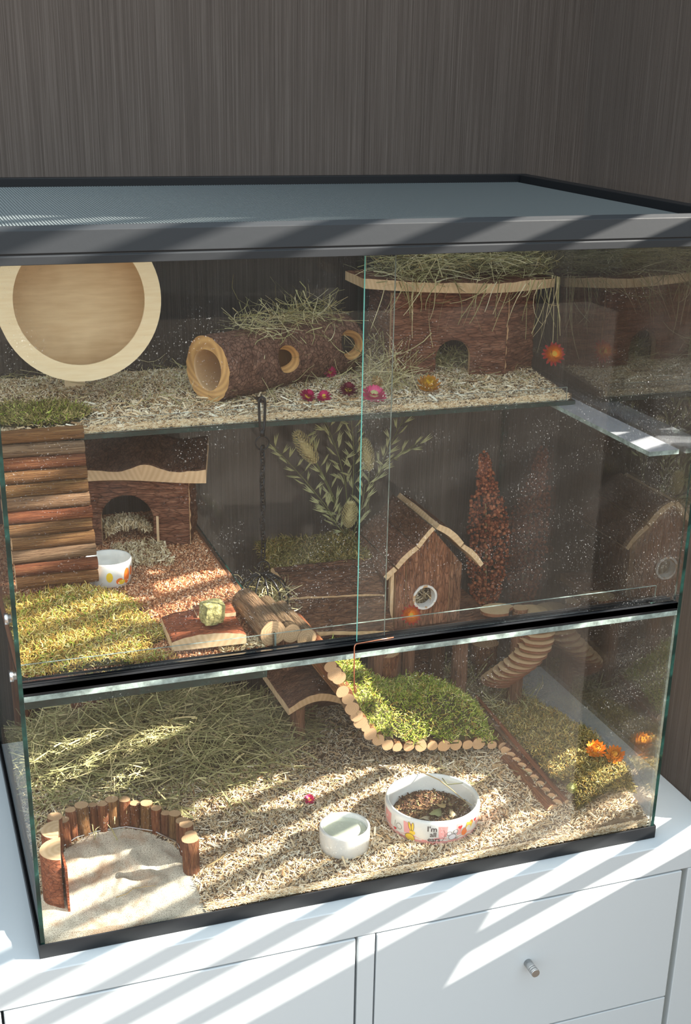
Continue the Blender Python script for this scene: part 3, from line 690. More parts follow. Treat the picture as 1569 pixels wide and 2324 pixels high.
# ================================================================ corner house on the upper shelf
HX, HY, HZ = .905, .470, SZ+.010
h1 = empty('corner_house', (.83, .55, HZ), label='dark bark corner house with pale edged roof on the upper shelf', cat='animal house')
def arch(cx, w, hh):
    def f(x, z):
        r = w/2
        if z > hh-r: return -(math.hypot(x-cx, z-(hh-r))-r)
        return -(abs(x-cx)-r)
    return f
g = h1.location
def loc(p, o=None): return tuple(Vector(p)-(o.location if o else g))
Hh = .828-HZ
a0 = math.atan2(.470-.500, .905-.700); W0 = math.hypot(.205, .03)
def house_sd(x, z): return arch(.112, .062, .072)(x, z)
panel('front_wall', W0, Hh, .010, [M['barkh'], M['cut']], h1, house_sd, 54, 40, .002, (12, 90), loc=loc((.700, .500, HZ), h1), rot=(0, 0, a0))
a1 = math.atan2(.505-.470, .975-.905)
panel('side_wall', math.hypot(.07, .035), Hh, .010, [M['barkh'], M['cut']], h1, None, 24, 40, .002, (12, 90), loc=loc((.9055, .4705, HZ), h1), rot=(0, 0, a1))
panel('side_wall', .115, Hh, .010, [M['barkh'], M['cut']], h1, None, 24, 30, .002, (12, 90), loc=loc((.703, .615, HZ), h1), rot=(0, 0, -pi/2+.03))
def rf(u): return .020+.05*abs(u-.62)**1.5-.03*math.sin(u*pi)*.3
def rfront(u): return .055*abs(u-.68)**1.6*2.3
slab('roof', .335, .165, lambda u: .0165+.001*math.sin(u*17)+.012*abs(u-.55)**2, lambda u: .014*abs(u-.55)**2, [M['barkroof'], M['cutlight']], h1, 44, loc=loc((.8225, .447, HZ+Hh+.003), h1), front=rfront, amp=.0006)
# hay on the roof and hanging strands
hz = HZ+Hh+.017
V1, F1 = hay_blades(950, rect(.69, 1.0, .47, .61), lambda x, y: hz+0*x, (.04, .12), (.0008, .0022), .22, .25, (0, .045))
P0 = []; Dd = []; LL = []
for i in range(60):
    u = rng.uniform(.04, .92); P0.append((.665+.34*u, .445+rfront(u)*.9-.004, hz+rng.uniform(0, .01))); Dd.append((rng.normal(-.3, .5), rng.normal(-.15, .2), -1)); LL.append(rng.uniform(.03, .11))
for i in range(9):
    P0.append((.985, .45+rng.uniform(-.01, .02), hz+.01)); Dd.append((rng.normal(-.02, .05), 0, -1)); LL.append(rng.uniform(.08, .15))
V2, F2 = ribbons(np.array(P0), np.array(Dd), np.array(LL), rng.uniform(.001, .0022, len(LL)), 6, .22, .05)
V, Fq, mi = merge([(clampV(V1, (.64, .40, hz-.002), (.992, .637, .9635)), F1, 0), (clampV(V2, (.60, .36, SZ+.015), (.992, .637, .9635)), F2, 0)])
tag(quads('hay_tuft', V, Fq, M['hay']), 'thick hay heaped on the roof of the corner house', 'hay', 'hay tufts in the tank', kind='stuff')
V1, F1 = hay_blades(260, rect(.775, .85, .505, .56), lambda x, y: hshelf(x, y), (.02, .05), (.0008, .002), .5, .4, (0, .03))
tag(quads('hay_tuft', V1, F1, M['haygreen']), 'green hay stuffed into the doorway of the corner house', 'hay', 'hay tufts in the tank', kind='stuff')
V1, F1 = hay_blades(260, rect(.65, .72, .40, .56), hshelf, (.04, .11), (.0008, .0018), .7, .3, (0, .04))
tag(quads('hay_tuft', clampV(V1, (.60, .36, SZ+.015)), F1, M['hay']), 'spiky hay left of the corner house behind the sliding glass', 'hay', 'hay tufts in the tank', kind='stuff')

# ================================================================ flowers
def petal_mat(name, a, b):
    t = NT(name); v = t.coord(); sp = t.n('SeparateXYZ'); t.l(v, sp.inputs[0])
    r = t.math('SQRT', t.math('ADD', t.math('POWER', sp.outputs[0], 2.), t.math('POWER', sp.outputs[1], 2.)))
    t.base(t.ramp(t.math('MULTIPLY', r, 40.), [(.22, a), (.62, b)])); t.set(Roughness=.6); return t.m
FM = {'fire': petal_mat('fire petals', lin(232, 140, 20), lin(150, 18, 12)), 'yellow': petal_mat('yellow petals', lin(222, 178, 30), lin(190, 120, 20)), 'pink': petal_mat('pink petals', lin(226, 80, 140), lin(190, 30, 90)),
      'magenta': petal_mat('magenta petals', lin(186, 20, 90), lin(130, 12, 60)), 'maroon': petal_mat('maroon petals', lin(120, 14, 50), lin(80, 8, 36)), 'buff': petal_mat('buff petals', lin(206, 170, 110), lin(176, 130, 70)),
      'orange': petal_mat('orange petals', lin(238, 170, 50), lin(226, 130, 20)), 'pale': petal_mat('pale green petals', lin(176, 180, 110), lin(170, 160, 90))}
M['fcy'] = plain('flower centre', lin(214, 186, 70), .8, bump=1, bs=900); M['fcg'] = plain('pale flower centre', lin(196, 196, 130), .8, bump=1, bs=900)
def flower(r, col, loc_, nrm, label, layers=4, np_=14, cm='fcy', closed=.0, group=None, cr=.36):
    root = empty('dried_flower', loc_, label=label, cat='flower', group='dried flowers scattered in the tank'); root.rotation_mode = 'QUATERNION'; root.rotation_quaternion = Vector(nrm).to_track_quat('Z', 'Y')
    mb = MB(); rr = random.Random(int(r*1e5)+len(label))
    for L in range(layers):
        el = .15+closed+L*.27; rl = r*(1-.13*L); w = r*.26
        for i in range(np_):
            a = 2*pi*(i+.5*(L % 2))/np_+rr.uniform(-.1, .1); e = el+rr.uniform(-.12, .12); k = len(mb.v)
            for t_, ww in ((.15, .5), (.55, 1), (.85, .8), (1.0, .12)):
                rad = rl*t_*math.cos(e*t_); z = rl*t_*math.sin(e*t_)+.002*L
                for sgn in (-1, 1):
                    mb.v.append((rad*math.cos(a)-sgn*w*ww*.5*math.sin(a), rad*math.sin(a)+sgn*w*ww*.5*math.cos(a), z+(.1*w if sgn else 0)))
            for q in range(3): mb.f.append([k+2*q, k+2*q+1, k+2*q+3, k+2*q+2]); mb.m.append(0); mb.sm.append(True)
    o = mb.build('petals', FM[col], root)
    c = MB(); c.lathe([(r*cr, r*.16), (r*cr*.9, r*.34), (r*cr*.55, r*.44), (.0001, r*.47)], 16); c.build('flower_centre', M[cm], root)
    return root
UPW = (-.25, -.75, .6)
flower(.021, 'fire', (.953, .385, .735), (-.2, -1, .35), 'red and orange dried flower hanging at the right end of the upper shelf')
flower(.0235, 'yellow', (.731, .400, hshelf(.731, .4)+.008), (-.1, -.55, .9), 'large yellow dried flower on the upper shelf beside the corner house', closed=.3)
flower(.022, 'pink', (.628, .385, hshelf(.628, .385)+.006), (0, -.4, 1), 'bright pink dried flower lying behind the sliding door edge', 3, 18, 'fcg')
flower(.013, 'magenta', (.590, .50, hshelf(.59, .5)+.012), (0, -.6, .7), 'small magenta dried flower beneath the rear hole of the hollow log')
flower(.015, 'magenta', (.518, .400, hshelf(.518, .4)+.006), (.3, -.5, .8), 'magenta dried flower in front of the middle of the hollow log')
flower(.013, 'magenta', (.545, .392, hshelf(.545, .392)+.006), (-.3, -.5, .8), 'second magenta dried flower right of the log middle', 3)
flower(.017, 'maroon', (.593, .412, hshelf(.593, .412)+.007), (0, -.3, .9), 'dark maroon dried flower next to the bright pink flower', 4)
flower(.015, 'buff', (.650, .435, hshelf(.65, .435)+.010), (0, -.7, .6), 'buff brown dried flower head above the pink flower', 5, closed=.6)
flower(.0185, 'fire', (.683, .322, .311), (-.25, -.9, .45), 'fiery red and yellow dried flower beside the round window of the gabled house')
flower(.021, 'orange', (.955, .130, hmr(np.array(.955), np.array(.13))+.012), (-.2, -.5, .8), 'orange dried flower half shaded on the right moss bank', 4, closed=.4)
flower(.021, 'orange', (.978, .105, hmr(np.array(.978), np.array(.105))+.010), (-.3, -.6, .7), 'glowing orange dried flower nearest the right glass on the moss bank', 4, closed=.5)
flower(.014, 'pale', (.880, .078, hmr(np.array(.88), np.array(.078))+.004), (-.1, -.8, .5), 'pale green closed dried flower low on the right moss bank', 5, closed=.7)
flower(.011, 'magenta', (.470, .225, hfloor(np.array(.47), np.array(.225))+.005), (0, -.3, .9), 'tiny magenta dried flower on the bottom shavings', 3)

# ================================================================ log corral round the sand
cor = empty('log_edging', (.14, .17, .02), label='curved edging of short upright logs wired around the sand bath', cat='log border')
g = cor.location
pts = [(.066, .226, .0102, .062), (.081, .2385, .0085, .070), (.099, .244, .0108, .072), (.1155, .2490, .0072, .066), (.130, .2450, .0090, .068), (.1475, .250, .0102, .070), (.1655, .2465, .0092, .068), (.1815, .2400, .0085, .062), (.1965, .2280, .0100, .066), (.2105, .2150, .0086, .062), (.2225, .2020, .0078, .058), (.2340, .1870, .0098, .064), (.2415, .1690, .0100, .060), (.2440, .1480, .0108, .066), (.2470, .1270, .0100, .060), (.2400, .0975, .0132, .072)]
for i, (x, y, r, h) in enumerate(pts):
    z0 = .018; log('log', Vector((x, y, z0))-g, Vector((x+random.uniform(-.002, .002), y, z0+h)) - g, r, ['stickbark', 'stickbark', 'ladderbark'][i % 3], cor)
log('log', Vector((.050, .212, .018))-g, Vector((.052, .210, .098))-g, .0118, 'stickbark', cor)
def half_log(name, x, y, r, z0, z1, rot, parent):
    mb = MB(); n = 14
    for z in (z0, z1):
        for k in range(n+1):
            a = pi/2+pi*k/n; mb.v.append((r*math.cos(a), r*math.sin(a), z))
    for k in range(n): mb.f.append([k, k+1, n+2+k, n+1+k]); mb.m.append(0); mb.sm.append(True)
    mb.f.append([n, 0, n+1, 2*n+1]); mb.m.append(1); mb.sm.append(False)
    mb.f.append(list(range(n, -1, -1))); mb.m.append(1); mb.sm.append(False); mb.f.append(list(range(n+1, 2*n+2))); mb.m.append(1); mb.sm.append(False)
    o = mb.build(name, [M['barkred'], M['cutlight']], parent); o.location = Vector((x, y, 0))-g+Vector((0, 0, 0)); o.rotation_euler = (0, 0, rot); return o
half_log('half_log', .0505, .150, .0260, .018, .112, -.15, cor); half_log('half_log', .0455, .088, .0300, .018, .118, -.12, cor)
k = MB(); k.box((.0465, .050, .030), (.0495, .175, .108)); o = k.build('edge_board', M['barkred'], cor); o.location = -g; o.rotation_euler = (0, 0, 0)
k = MB(); k.tube([(.060, .212, .040), (.085, .232, .040), (.125, .240, .040), (.165, .238, .040), (.205, .212, .040), (.233, .17, .04), (.236, .13, .04)], .0012, 6); o = k.build('binding_wire', M['chrome'], cor); o.location = -g

# ================================================================ bowls
def bowl(name, loc_, prof_, mis, mats, label, cat='bowl', n=72):
    root = empty(name, loc_, label=label, cat=cat); MB().lathe(prof_, n, mis=mis).build('bowl_body', mats, root); return root
b1 = bowl('small_bowl', (.486, .090, hfloor(np.array(.486), np.array(.09))-.004), [(0, 0), (.036, 0), (.0395, .004), (.0402, .020), (.0405, .036), (.0400, .0405), (.0378, .0415), (.0355, .040), (.0350, .034), (.034, .0275), (0, .0268)], [0]*10, [M['ceramic']], 'small plain white ceramic water bowl on the shavings')
M['water'] = plain('milky water', lin(214, 220, 200), .04)
k = MB(); k.lathe([(0, .0332), (.0346, .0332)], 48); k.build('water', M['water'], b1)
bz = float(hfloor(np.array(.65), np.array(.125)))-.006
b2 = empty('printed_bowl', (.650, .122, bz), label='large pink ceramic bowl printed with animals reading I\'m all ears', cat='bowl'); b2.rotation_euler = (0, 0, 0)
BR, BH = .0785, .052
MB().lathe([(0, 0), (.066, 0), (.073, .005), (.0775, .018), (BR, .034), (.0787, .047), (.0770, .0515), (.0745, .0525), (.0722, .051), (.0710, .045), (.069, .030), (.064, .014), (0, .012)], 96, mis=[1]*3+[1, 1, 0, 0, 0, 0, 0, 0, 0]).build('bowl_body', [M['ceramic'], M['ceramic']], b2)
def rprof(z): return float(np.interp(z, [0, .005, .018, .034, .047], [.066, .073, .0775, .0785, .0787]))
CAMA = math.atan2(-1.5512-.122, -.1047-.65)    # angle of the viewer seen from the bowl
def onbowl(s, z, off=.0004, a0=0): # s metres along circumference to the right
    a = CAMA+a0+s/BR; r = rprof(z)+off; return (r*math.cos(a), r*math.sin(a), z)
def decal(name, polys, mat, parent, off=.0004, f=onbowl):
    mb = MB()
    for P in polys:
        bm = bmesh.new(); vs = [bm.verts.new((p[0], p[1], 0)) for p in P]
        try: fa = bm.faces.new(vs)
        except Exception: bm.free(); continue
        bmesh.ops.triangulate(bm, faces=[fa]); bmesh.ops.subdivide_edges(bm, edges=[e for e in bm.edges if e.calc_length() > .006], cuts=2, use_grid_fill=False); bmesh.ops.triangulate(bm, faces=bm.faces[:])
        bm.verts.index_update(); mb.add([f(v.co.x, v.co.y, off) for v in bm.verts], [[v.index for v in fc.verts] for fc in bm.faces], 0, True); bm.free()
    return mb.build(name, mat, parent)
def ell(cx, cz, rx, rz, a=0, n=22): return [(cx+rx*math.cos(t)*math.cos(a)-rz*math.sin(t)*math.sin(a), cz+rx*math.cos(t)*math.sin(a)+rz*math.sin(t)*math.cos(a)) for t in [2*pi*i/n for i in range(n)]]
def heart(cx, cz, s): return [(cx+s*.8*math.sin(t)**3, cz+s*(.62*math.cos(t)-.25*math.cos(2*t)-.1*math.cos(3*t))) for t in [2*pi*i/24 for i in range(24)]]
def ink(pts, w=.0006):
    P = []; n = len(pts)
    for i, (x, z) in enumerate(pts):
        x0, z0 = pts[max(i-1, 0)]; x1, z1 = pts[min(i+1, n-1)]; L = math.hypot(x1-x0, z1-z0)+1e-9; P.append((x-(z1-z0)/L*w*.5, z+(x1-x0)/L*w*.5, x+(z1-z0)/L*w*.5, z-(x1-x0)/L*w*.5))
    return [[(P[i][0], P[i][1]), (P[i+1][0], P[i+1][1]), (P[i+1][2], P[i+1][3]), (P[i][2], P[i][3])] for i in range(n-1)]
M['pinkp'] = plain('pink print', lin(240, 168, 166), .2); M['yel'] = plain('yellow print', lin(244, 206, 60), .2); M['redp'] = plain('red print', lin(214, 40, 50), .2); M['ora'] = plain('orange print', lin(240, 120, 40), .2); M['inkm'] = plain('ink print', lin(50, 34, 40), .3); M['greyp'] = plain('pale grey print', lin(232, 230, 236), .2)
# print on the wall of the bowl: pink ground, animals, hearts and lettering
pk = [[(-.24, .004), (.24, .004), (.24, .0225), (-.24, .0225)]]
def strip_(s0, s1, z0, z1): return [(s0, z0), (s1, z0), (s1+.002, z1), (s0-.001, z1+.001)]
decal('pink_ground', [[(-.24+i*.01, .004), (-.23+i*.01, .004), (-.23+i*.01, .021+.003*math.sin((i+1)*1.3)), (-.24+i*.01, .021+.003*math.sin(i*1.3))] for i in range(48)], M['pinkp'], b2, .00015)
for s0, s1 in ((-.098, -.078), (-.046, -.034), (.013, .026), (.044, .052), (.090, .110), (.130, .155), (-.15, -.125)): decal('pink_patch', [strip_(s0, s1, .0235, .0435)], M['pinkp'], b2, .0002)
ox = -.022
decal('rabbit_print', [ell(ox-.0130, .0170, .0085, .0075), ell(ox-.0085, .0275, .0052, .0043), ell(ox-.0130, .0385, .0020, .0075, .25), ell(ox-.0080, .0385, .0020, .0075, -.05)], M['yel'], b2, .0004)
decal('ink_print', ink(ell(ox-.0130, .0170, .0088, .0078)+[(ox-.0042, .0170)])+ink(ell(ox-.0130, .0385, .0023, .0079, .25)+[(ox-.0108, .0385)])+ink(ell(ox-.0080, .0385, .0023, .0079, -.05)+[(ox-.0057, .0385)]), M['inkm'], b2, .0007)
decal('ink_print', ink([(.0205, .038), (.0230, .032), (.0230, .025), (.0195, .018), (.0180, .0165)]), M['inkm'], b2, .0007)
mx = .004
decal('mouse_print', [ell(mx+.032, .023, .0064, .0050), ell(mx+.0265, .030, .0040, .0034), ell(mx+.0375, .0315, .0038, .0034)], M['greyp'], b2, .0005)
decal('ink_print', ink(ell(mx+.032, .023, .0066, .0052)+[(mx+.0386, .023)])+ink(ell(mx+.0265, .030, .0042, .0036)+[(mx+.0307, .030)])+ink(ell(mx+.0375, .0315, .0040, .0038)+[(mx+.0415, .0315)])+ink([(mx+.037, .020), (mx+.043, .020)])+ink([(mx+.037, .0185), (mx+.043, .0175)]), M['inkm'], b2, .0007)
decal('ink_print', ink(ell(-.056, .030, .0056, .0052)+[(-.0504, .030)])+ink([(-.064, .038), (-.066, .029), (-.061, .022)]), M['inkm'], b2, .0007)
for hh in (heart(.0500, .0375, .0050), heart(.004, .0100, .0042), heart(.0860, .037, .0050), heart(-.066, .0215, .0042)): decal('heart_print', [hh], M['redp'], b2, .0005)
decal('hamster_print', [ell(.0590, .026, .0060, .0070), ell(.0745, .037, .0050, .0050)], M['ora'], b2, .0004)
decal('hamster_print', [ell(.0690, .0335, .0078, .0066), ell(.065, .0395, .0026, .0024)], M['yel'], b2, .00055)
decal('hamster_print', [ell(.0675, .0305, .0052, .0044)], M['ceramic'], b2, .0007)
def text_on(parent, lines, f, mat, name='lettering'):
    mb = MB()
    for txt, cx, cz, size in lines:
        cu = bpy.data.curves.new('t', 'FONT'); cu.body = txt; cu.size = size; cu.align_x = 'CENTER'; cu.offset = size*.012; cu.resolution_u = 3
        ob = bpy.data.objects.new('t', cu); COL.objects.link(ob); dg = bpy.context.evaluated_depsgraph_get(); me = ob.evaluated_get(dg).to_mesh()
        mb.add([f(v.co.x+cx, v.co.y+cz, .0007) for v in me.vertices], [list(p.vertices) for p in me.polygons], 0, False)
        ob.to_mesh_clear(); bpy.data.objects.remove(ob); bpy.data.curves.remove(cu)
    return mb.build(name, mat, parent)
text_on(b2, [("I'm", .002, .0355, .0135), ("all", .004, .0255, .0125), ("ears", .0055, .0160, .0125), ("...", .0060, .0125, .009)], onbowl, M['inkm'])
# herbs in the bowl
M['herb'] = island('dried herbs', [(0, lin(54, 36, 26)), (.5, lin(98, 66, 46)), (.8, lin(126, 98, 66)), (.93, lin(132, 128, 84)), (1, lin(196, 178, 146))])
disc = lambda cx, cy, r: (lambda n: (lambda a, q: (cx+r*np.sqrt(q)*np.cos(a), cy+r*np.sqrt(q)*np.sin(a)))(rng.uniform(0, 2*pi, n), rng.random(n)))
hb = lambda x, y: bz+.0235+.003*fn(x, y, 90, 61)
Vb = []; 
n = 30; Vb = [(.650, .122, bz+.024)]+[(.650+.066*math.cos(2*pi*i/n), .122+.066*math.sin(2*pi*i/n), bz+.0215) for i in range(n)]; Fb = np.array([[0, i+1, (i+1) % n+1, (i+1) % n+1] for i in range(n)])
V1, F1 = chips(0, disc(.650, .122, .062)(3600), hb, (.003, .010), (.001, .004), .5, .004)
o1 = tag(quads('dried_herbs', V1, F1, M['herb']), 'brown dried herb mix filling the large printed bowl', 'food', kind='stuff')
mbh = MB(); mbh.v = Vb; mbh.f = [[0, i+1, (i+1) % n+1] for i in range(n)]; mbh.m = [0]*n; mbh.sm = [True]*n; mbh.build('packed_herbs', plain('packed herbs', lin(70, 48, 34), .95, bump=1, bs=400), o1)
def leaf(loc_, r, col, label, rot=(0, 0, 0)):
    mb = MB(); n = 12; mb.v.append((0, 0, .001))
    for i in range(n): a = 2*pi*i/n; q = r*(1+.18*math.sin(a*3)+.1*math.sin(a*5)); mb.v.append((q*math.cos(a), q*.75*math.sin(a), .0015*math.sin(a*2)))
    for i in range(n): mb.f.append([0, i+1, (i+1) % n+1]); mb.m.append(0); mb.sm.append(True)
    o = mb.build('dried_leaf', plain('leaf '+label[:12], col, .7), None); m = o.modifiers.new('s', 'SOLIDIFY'); m.thickness = .0006; o.location = loc_; o.rotation_euler = rot; return tag(o, label, 'leaf', 'dried leaves in the printed bowl')
leaf((.651, .105, bz+.031), .012, lin(150, 152, 104), 'greenish round dried leaf in the large bowl', (.15, .1, .4))
leaf((.628, .098, bz+.030), .009, lin(190, 176, 146), 'pale beige dried leaf at the left of the bowl herbs', (-.1, .2, .2))
leaf((.676, .096, bz+.030), .009, lin(192, 172, 134), 'tan dried leaf at the right of the bowl herbs', (.2, -.1, 1.2))
leaf((.668, .125, bz+.031), .010, lin(166, 140, 92), 'ochre dried leaf behind the green one in the bowl', (.1, .2, 2))
def stem(name, pts, r, mat, label, cat='stalk', taper=True):
    k = MB(); n = len(pts); k.tube(pts, [r*(1-.5*i/(n-1)) for i in range(n)] if taper else r, 6); o = k.build(name, mat); return tag(o, label, cat, 'loose dry stalks')
M['straw'] = plain('straw stalk', lin(186, 160, 112), .7); M['greenstalk'] = plain('green stalk', lin(120, 122, 76), .7)
stem('dry_stalk', [(.652, .205, bz+.058), (.680, .165, bz+.054), (.698, .150, bz+.040), (.706, .120, bz+.036), (.710, .095, bz+.040)], .0011, M['straw'], 'thin beige stalk lying across the rim of the large bowl')
stem('dry_stalk', [(.690, .175, bz+.050), (.696, .165, bz+.042), (.716, .150, bz+.050), (.735, .135, bz+.055)], .0009, M['greenstalk'], 'dark green twig inside the right rim of the large bowl')
stem('dry_stalk', [(.262, .090, .040), (.285, .100, .042), (.300, .115, .043)], .0018, M['straw'], 'thick pale straw on the shavings right of the log edging')
stem('dry_stalk', [(.118, .062, .0345), (.135, .066, .0345), (.146, .076, .0345), (.165, .074, .0350), (.180, .072, .035)], .0008, M['straw'], 'curved thin straw lying on the sand')

# ================================================================ house on the middle platform
PZ = .4345
h2 = empty('arched_house', (.25, .53, PZ), rot=(0, 0, 0), label='bark board house with arched door on the middle platform', cat='animal house')
g = h2.location; aA = math.atan2(-.045, .165)
W2, H2 = .168, .112
def sdh2(x, z):
    r = .034; s = arch(.066, .086, .088)(x, z); return s
panel('front_wall', W2, H2, .012, [M['barkh'], M['cut']], h2, sdh2, 56, 38, .0022, (11, 85), loc=loc((.166, .487, PZ), h2), rot=(0, 0, aA))
panel('side_wall', .12, H2, .010, [M['barkh'], M['cut']], h2, None, 20, 20, .002, (11, 85), loc=loc((.329, .448, PZ), h2), rot=(0, 0, aA+pi/2-.05))
panel('side_wall', .13, H2, .010, [M['barkh'], M['cut']], h2, None, 20, 20, .002, (11, 85), loc=loc((.188, .618, PZ), h2), rot=(0, 0, aA-pi/2+.05))
k = MB(); k.box((0, 0, 0), (.004, .014, .052)); o = k.build('door_post', M['cutlight'], h2); o.location = loc((.274, .4515, PZ), h2); o.rotation_euler = (0, 0, aA)
def t2(u): return .0185+.010*math.exp(-((u-.52)/.13)**2)+.002*math.sin(u*14)
slab('roof', .208, .150, t2, lambda u: .003*math.sin(u*5), [M['barkroof'], M['cutlight']], h2, 40, loc=loc((.252, .446, PZ+H2+.0035), h2), rot=(.10, 0, aA), amp=.0008)

# ladder of sticks from the platform up to the shelf
lad = empty('stick_ladder', (.09, .30, .55), label='wide ladder of bark sticks leaning from the middle platform to the upper shelf', cat='ladder')
g = lad.location
n = 12
for i in range(n):
    t_ = i/(n-1); y = .282+(.318-.282)*t_; z = .462+(.6745-.462)*t_; x0 = .030-.008*t_+random.uniform(-.002, .002); x1 = .150-.004*t_+random.uniform(-.002, .002)
    log('stick', Vector((x0-.006*(t_ > .3), y, z))-g, Vector((x1, y+.001, z+random.uniform(-.002, .002)))-g, .0098+random.uniform(-.0008, .0008), ['ladderbark', 'stickbark', 'stickgrey', 'ladderbark'][i % 4], lad)
for x in (.045, .125):
    k = MB(); k.tube([(x, .285, .466), (x, .320, .670)], .0008, 5); o = k.build('binding_wire', M['chrome'], lad); o.location = -g
# bowl on the platform
b3 = empty('round_bowl', (.172, .318, float(hplat(np.array(.17), np.array(.31)))), label='white ceramic bowl with orange print behind the stick ladder', cat='bowl')
MB().lathe([(0, 0), (.030, 0), (.0335, .004), (.0355, .020), (.036, .038), (.0345, .0405), (.0325, .0390), (.0315, .030), (.028, .008), (0, .006)], 60).build('bowl_body', M['ceramic'], b3)
def onb3(s, z, off): a = -pi/2+.2+s/.036; r = float(np.interp(z, [0, .004, .02, .038], [.030, .0335, .0355, .036]))+off; return (r*math.cos(a), r*math.sin(a), z)
decal('orange_print', [ell(.018, .018, .006, .013), ell(.030, .022, .004, .008), ell(.004, .012, .006, .005)], M['ora'], b3, .0004, onb3)
decal('yellow_print', [ell(.008, .010, .006, .004), ell(-.012, .02, .005, .008)], M['yel'], b3, .0006, onb3)

# bark board, mineral cube
bb = empty('bark_board', (.265, .09, .428), label='reddish bark board with pale sawn edge on the middle platform', cat='board')
slab('plank', .105, .090, lambda u: .013+.008*math.sin(u*pi)**.7, lambda u: 0.0, [M['barkred'], M['cutlight']], bb, 30, loc=(.001, -.040, -.001), rot=(0, 0, -.04))
slab('plank', .056, .040, lambda u: .006, lambda u: 0, [M['barkred'], M['cutlight']], bb, 12, loc=(.026, .018, .0165), rot=(0, 0, -.04))
cu = MB(); rr = random.Random(3); n = 9
bm = bmesh.new(); bmesh.ops.create_cube(bm, size=1); bmesh.ops.subdivide_edges(bm, edges=bm.edges[:], cuts=6, use_grid_fill=True)
for v in bm.verts:
    c = v.co; c2 = c.normalized()*.62; v.co = c*.72+c2*.28; v.co *= 1+.10*noise.noise(c*5); v.co.x *= .030; v.co.y *= .024; v.co.z *= .030
me = bpy.data.meshes.new('herb_cube'); bm.to_mesh(me); bm.free()
t = NT('pressed herb cube'); c = t.ramp(t.noise(t.coord(), 190, 4, .7), [(.35, lin(108, 104, 62)), (.52, lin(168, 160, 104)), (.7, lin(206, 190, 130))]); t.base(c); t.set(Roughness=.9); t.bump(t.noise(t.coord(), 260, 3), 1, .002); me.materials.append(t.m)
o = link(bpy.data.objects.new('herb_cube', me)); o.location = (.277, .078, .468); o.rotation_euler = (.1, .05, .25); tag(o, 'yellowish pressed herb cube resting on the bark board', 'treat')

# ================================================================ bendy stick bridge
br = empty('stick_bridge', (.6, .25, .05), label='flexible bridge of bark sticks falling from the platform to the floor', cat='bridge')
g = br.location
big = [((.357, .046, .4385), .0195, .118), ((.3855, .050, .432), .0145, .105), ((.4085, .052, .4215), .0150, .100)]
small = [(.430, .058, .401, .0125), (.446, .072, .381, .009), (.458, .088, .352, .0105), (.468, .098, .334, .0125), (.482, .116, .317, .0125), (.497, .139, .279, .0115), (.511, .158, .257, .0110), (.526, .178, .227, .0130), (.541, .198, .202, .0120), (.557, .219, .176, .0125), (.571, .234, .156, .0080), (.587, .250, .133, .0125), (.606, .263, .112, .0120),
         (.627, .272, .094, .0115), (.648, .277, .083, .0095), (.671, .278, .079, .0110), (.694, .278, .076, .0120), (.716, .277, .073, .0105), (.737, .276, .071, .0125), (.760, .274, .069, .0120), (.782, .272, .067, .0105), (.803, .270, .066, .0130), (.826, .266, .063, .0095), (.845, .260, .060, .0090)]
g0 = (Vector((.357, .046, .4385)), Vector((.338, .172, .446)))
for (p, r, L) in big: log('stick', Vector(p)-g, Vector((p[0]-.010, p[1]+L, p[2]+.004))-g, r, 'stickgrey', br)
for i, (x, y, z, r) in enumerate(small):
    L = .095+.012*(i % 3)
    log('stick', Vector((x, y+random.uniform(-.003, .003), z))-g, Vector((x+.012-.02*(i < 6), y+L, z+.006))-g, r*.92, ['stickbark', 'stickgrey', 'ladderbark'][i % 3], br)
arm = [(.853, .246, .0570), (.856, .230, .0545), (.858, .213, .0530), (.860, .195, .0520), (.862, .176, .0505), (.864, .156, .0490), (.865, .136, .0475), (.866, .116, .0460), (.867, .097, .0450), (.868, .080, .0430)]
for x, y, z in arm: log('stick', Vector((x-.008, y, z))-g, Vector((x+.022, y+.026, z+.002))-g, .0100, 'stickbark', br)
log('side_rail', Vector((.850, .075, .036))-g, Vector((.842, .240, .046))-g, .0115, 'stickbark', br, spin=0)
log('side_rail', Vector((.872, .070, .052))-g, Vector((.848, .385, .098))-g, .0040, 'stickbark', br); log('side_rail', Vector((.862, .230, .066))-g, Vector((.838, .390, .090))-g, .0045, 'stickgrey', br)
k = MB(); k.tube([(x, y+.05, z) for x, y, z, r in small], .0010, 5); o = k.build('binding_wire', M['chrome'], br); o.location = -g
xs_ = [s[0] for s in small]; zs_ = [s[2] for s in small]; ys_ = [s[1] for s in small]
def hbr(x, y): return np.interp(x, xs_, zs_)+.008+(.056*s01(1.25-((x-.67)/.17)**2-((y-.34)/.12)**2)+.020*np.exp(-((x-.56)/.05)**2)+.012+.010*fn(x, y, 75, 44))*s01((y-np.interp(x, xs_, ys_)+.004)/.055)
moss('moss_patch', 'bright green moss cushion lying in the hollow of the stick bridge', .50, .85, .17, .40, hbr, lambda x, y: (y > np.interp(x, xs_, ys_)+.004+.005*np.sin(x*90)) & (y < np.interp(x, xs_, ys_)+.125) & (x < .832) & (x > .505), 16000, 'mossg', mats2='mossy', n2=3600, L=(.007, .016), W=(.0010, .0022))

# ================================================================ bark bench
be = empty('bark_bench', (.53, .44, .05), label='low arched bark bench with pale sawn edge left of the bridge', cat='bench')
g = be.location
def tb_(u): return .012+.020*math.sin(pi*u)
slab('seat', .106, .125, tb_, lambda u: -.002+.018*math.sin(pi*u), [M['barkdark'], M['cutlight']], be, 30, loc=loc((.536, .392, .118), be), rot=(.13, 0, .10))
log('leg', Vector((.508, .412, .04))-g, Vector((.508, .412, .117))-g, .0135, 'post', be, spin=0); log('leg', Vector((.556, .495, .04))-g, Vector((.556, .495, .140))-g, .0125, 'post', be)

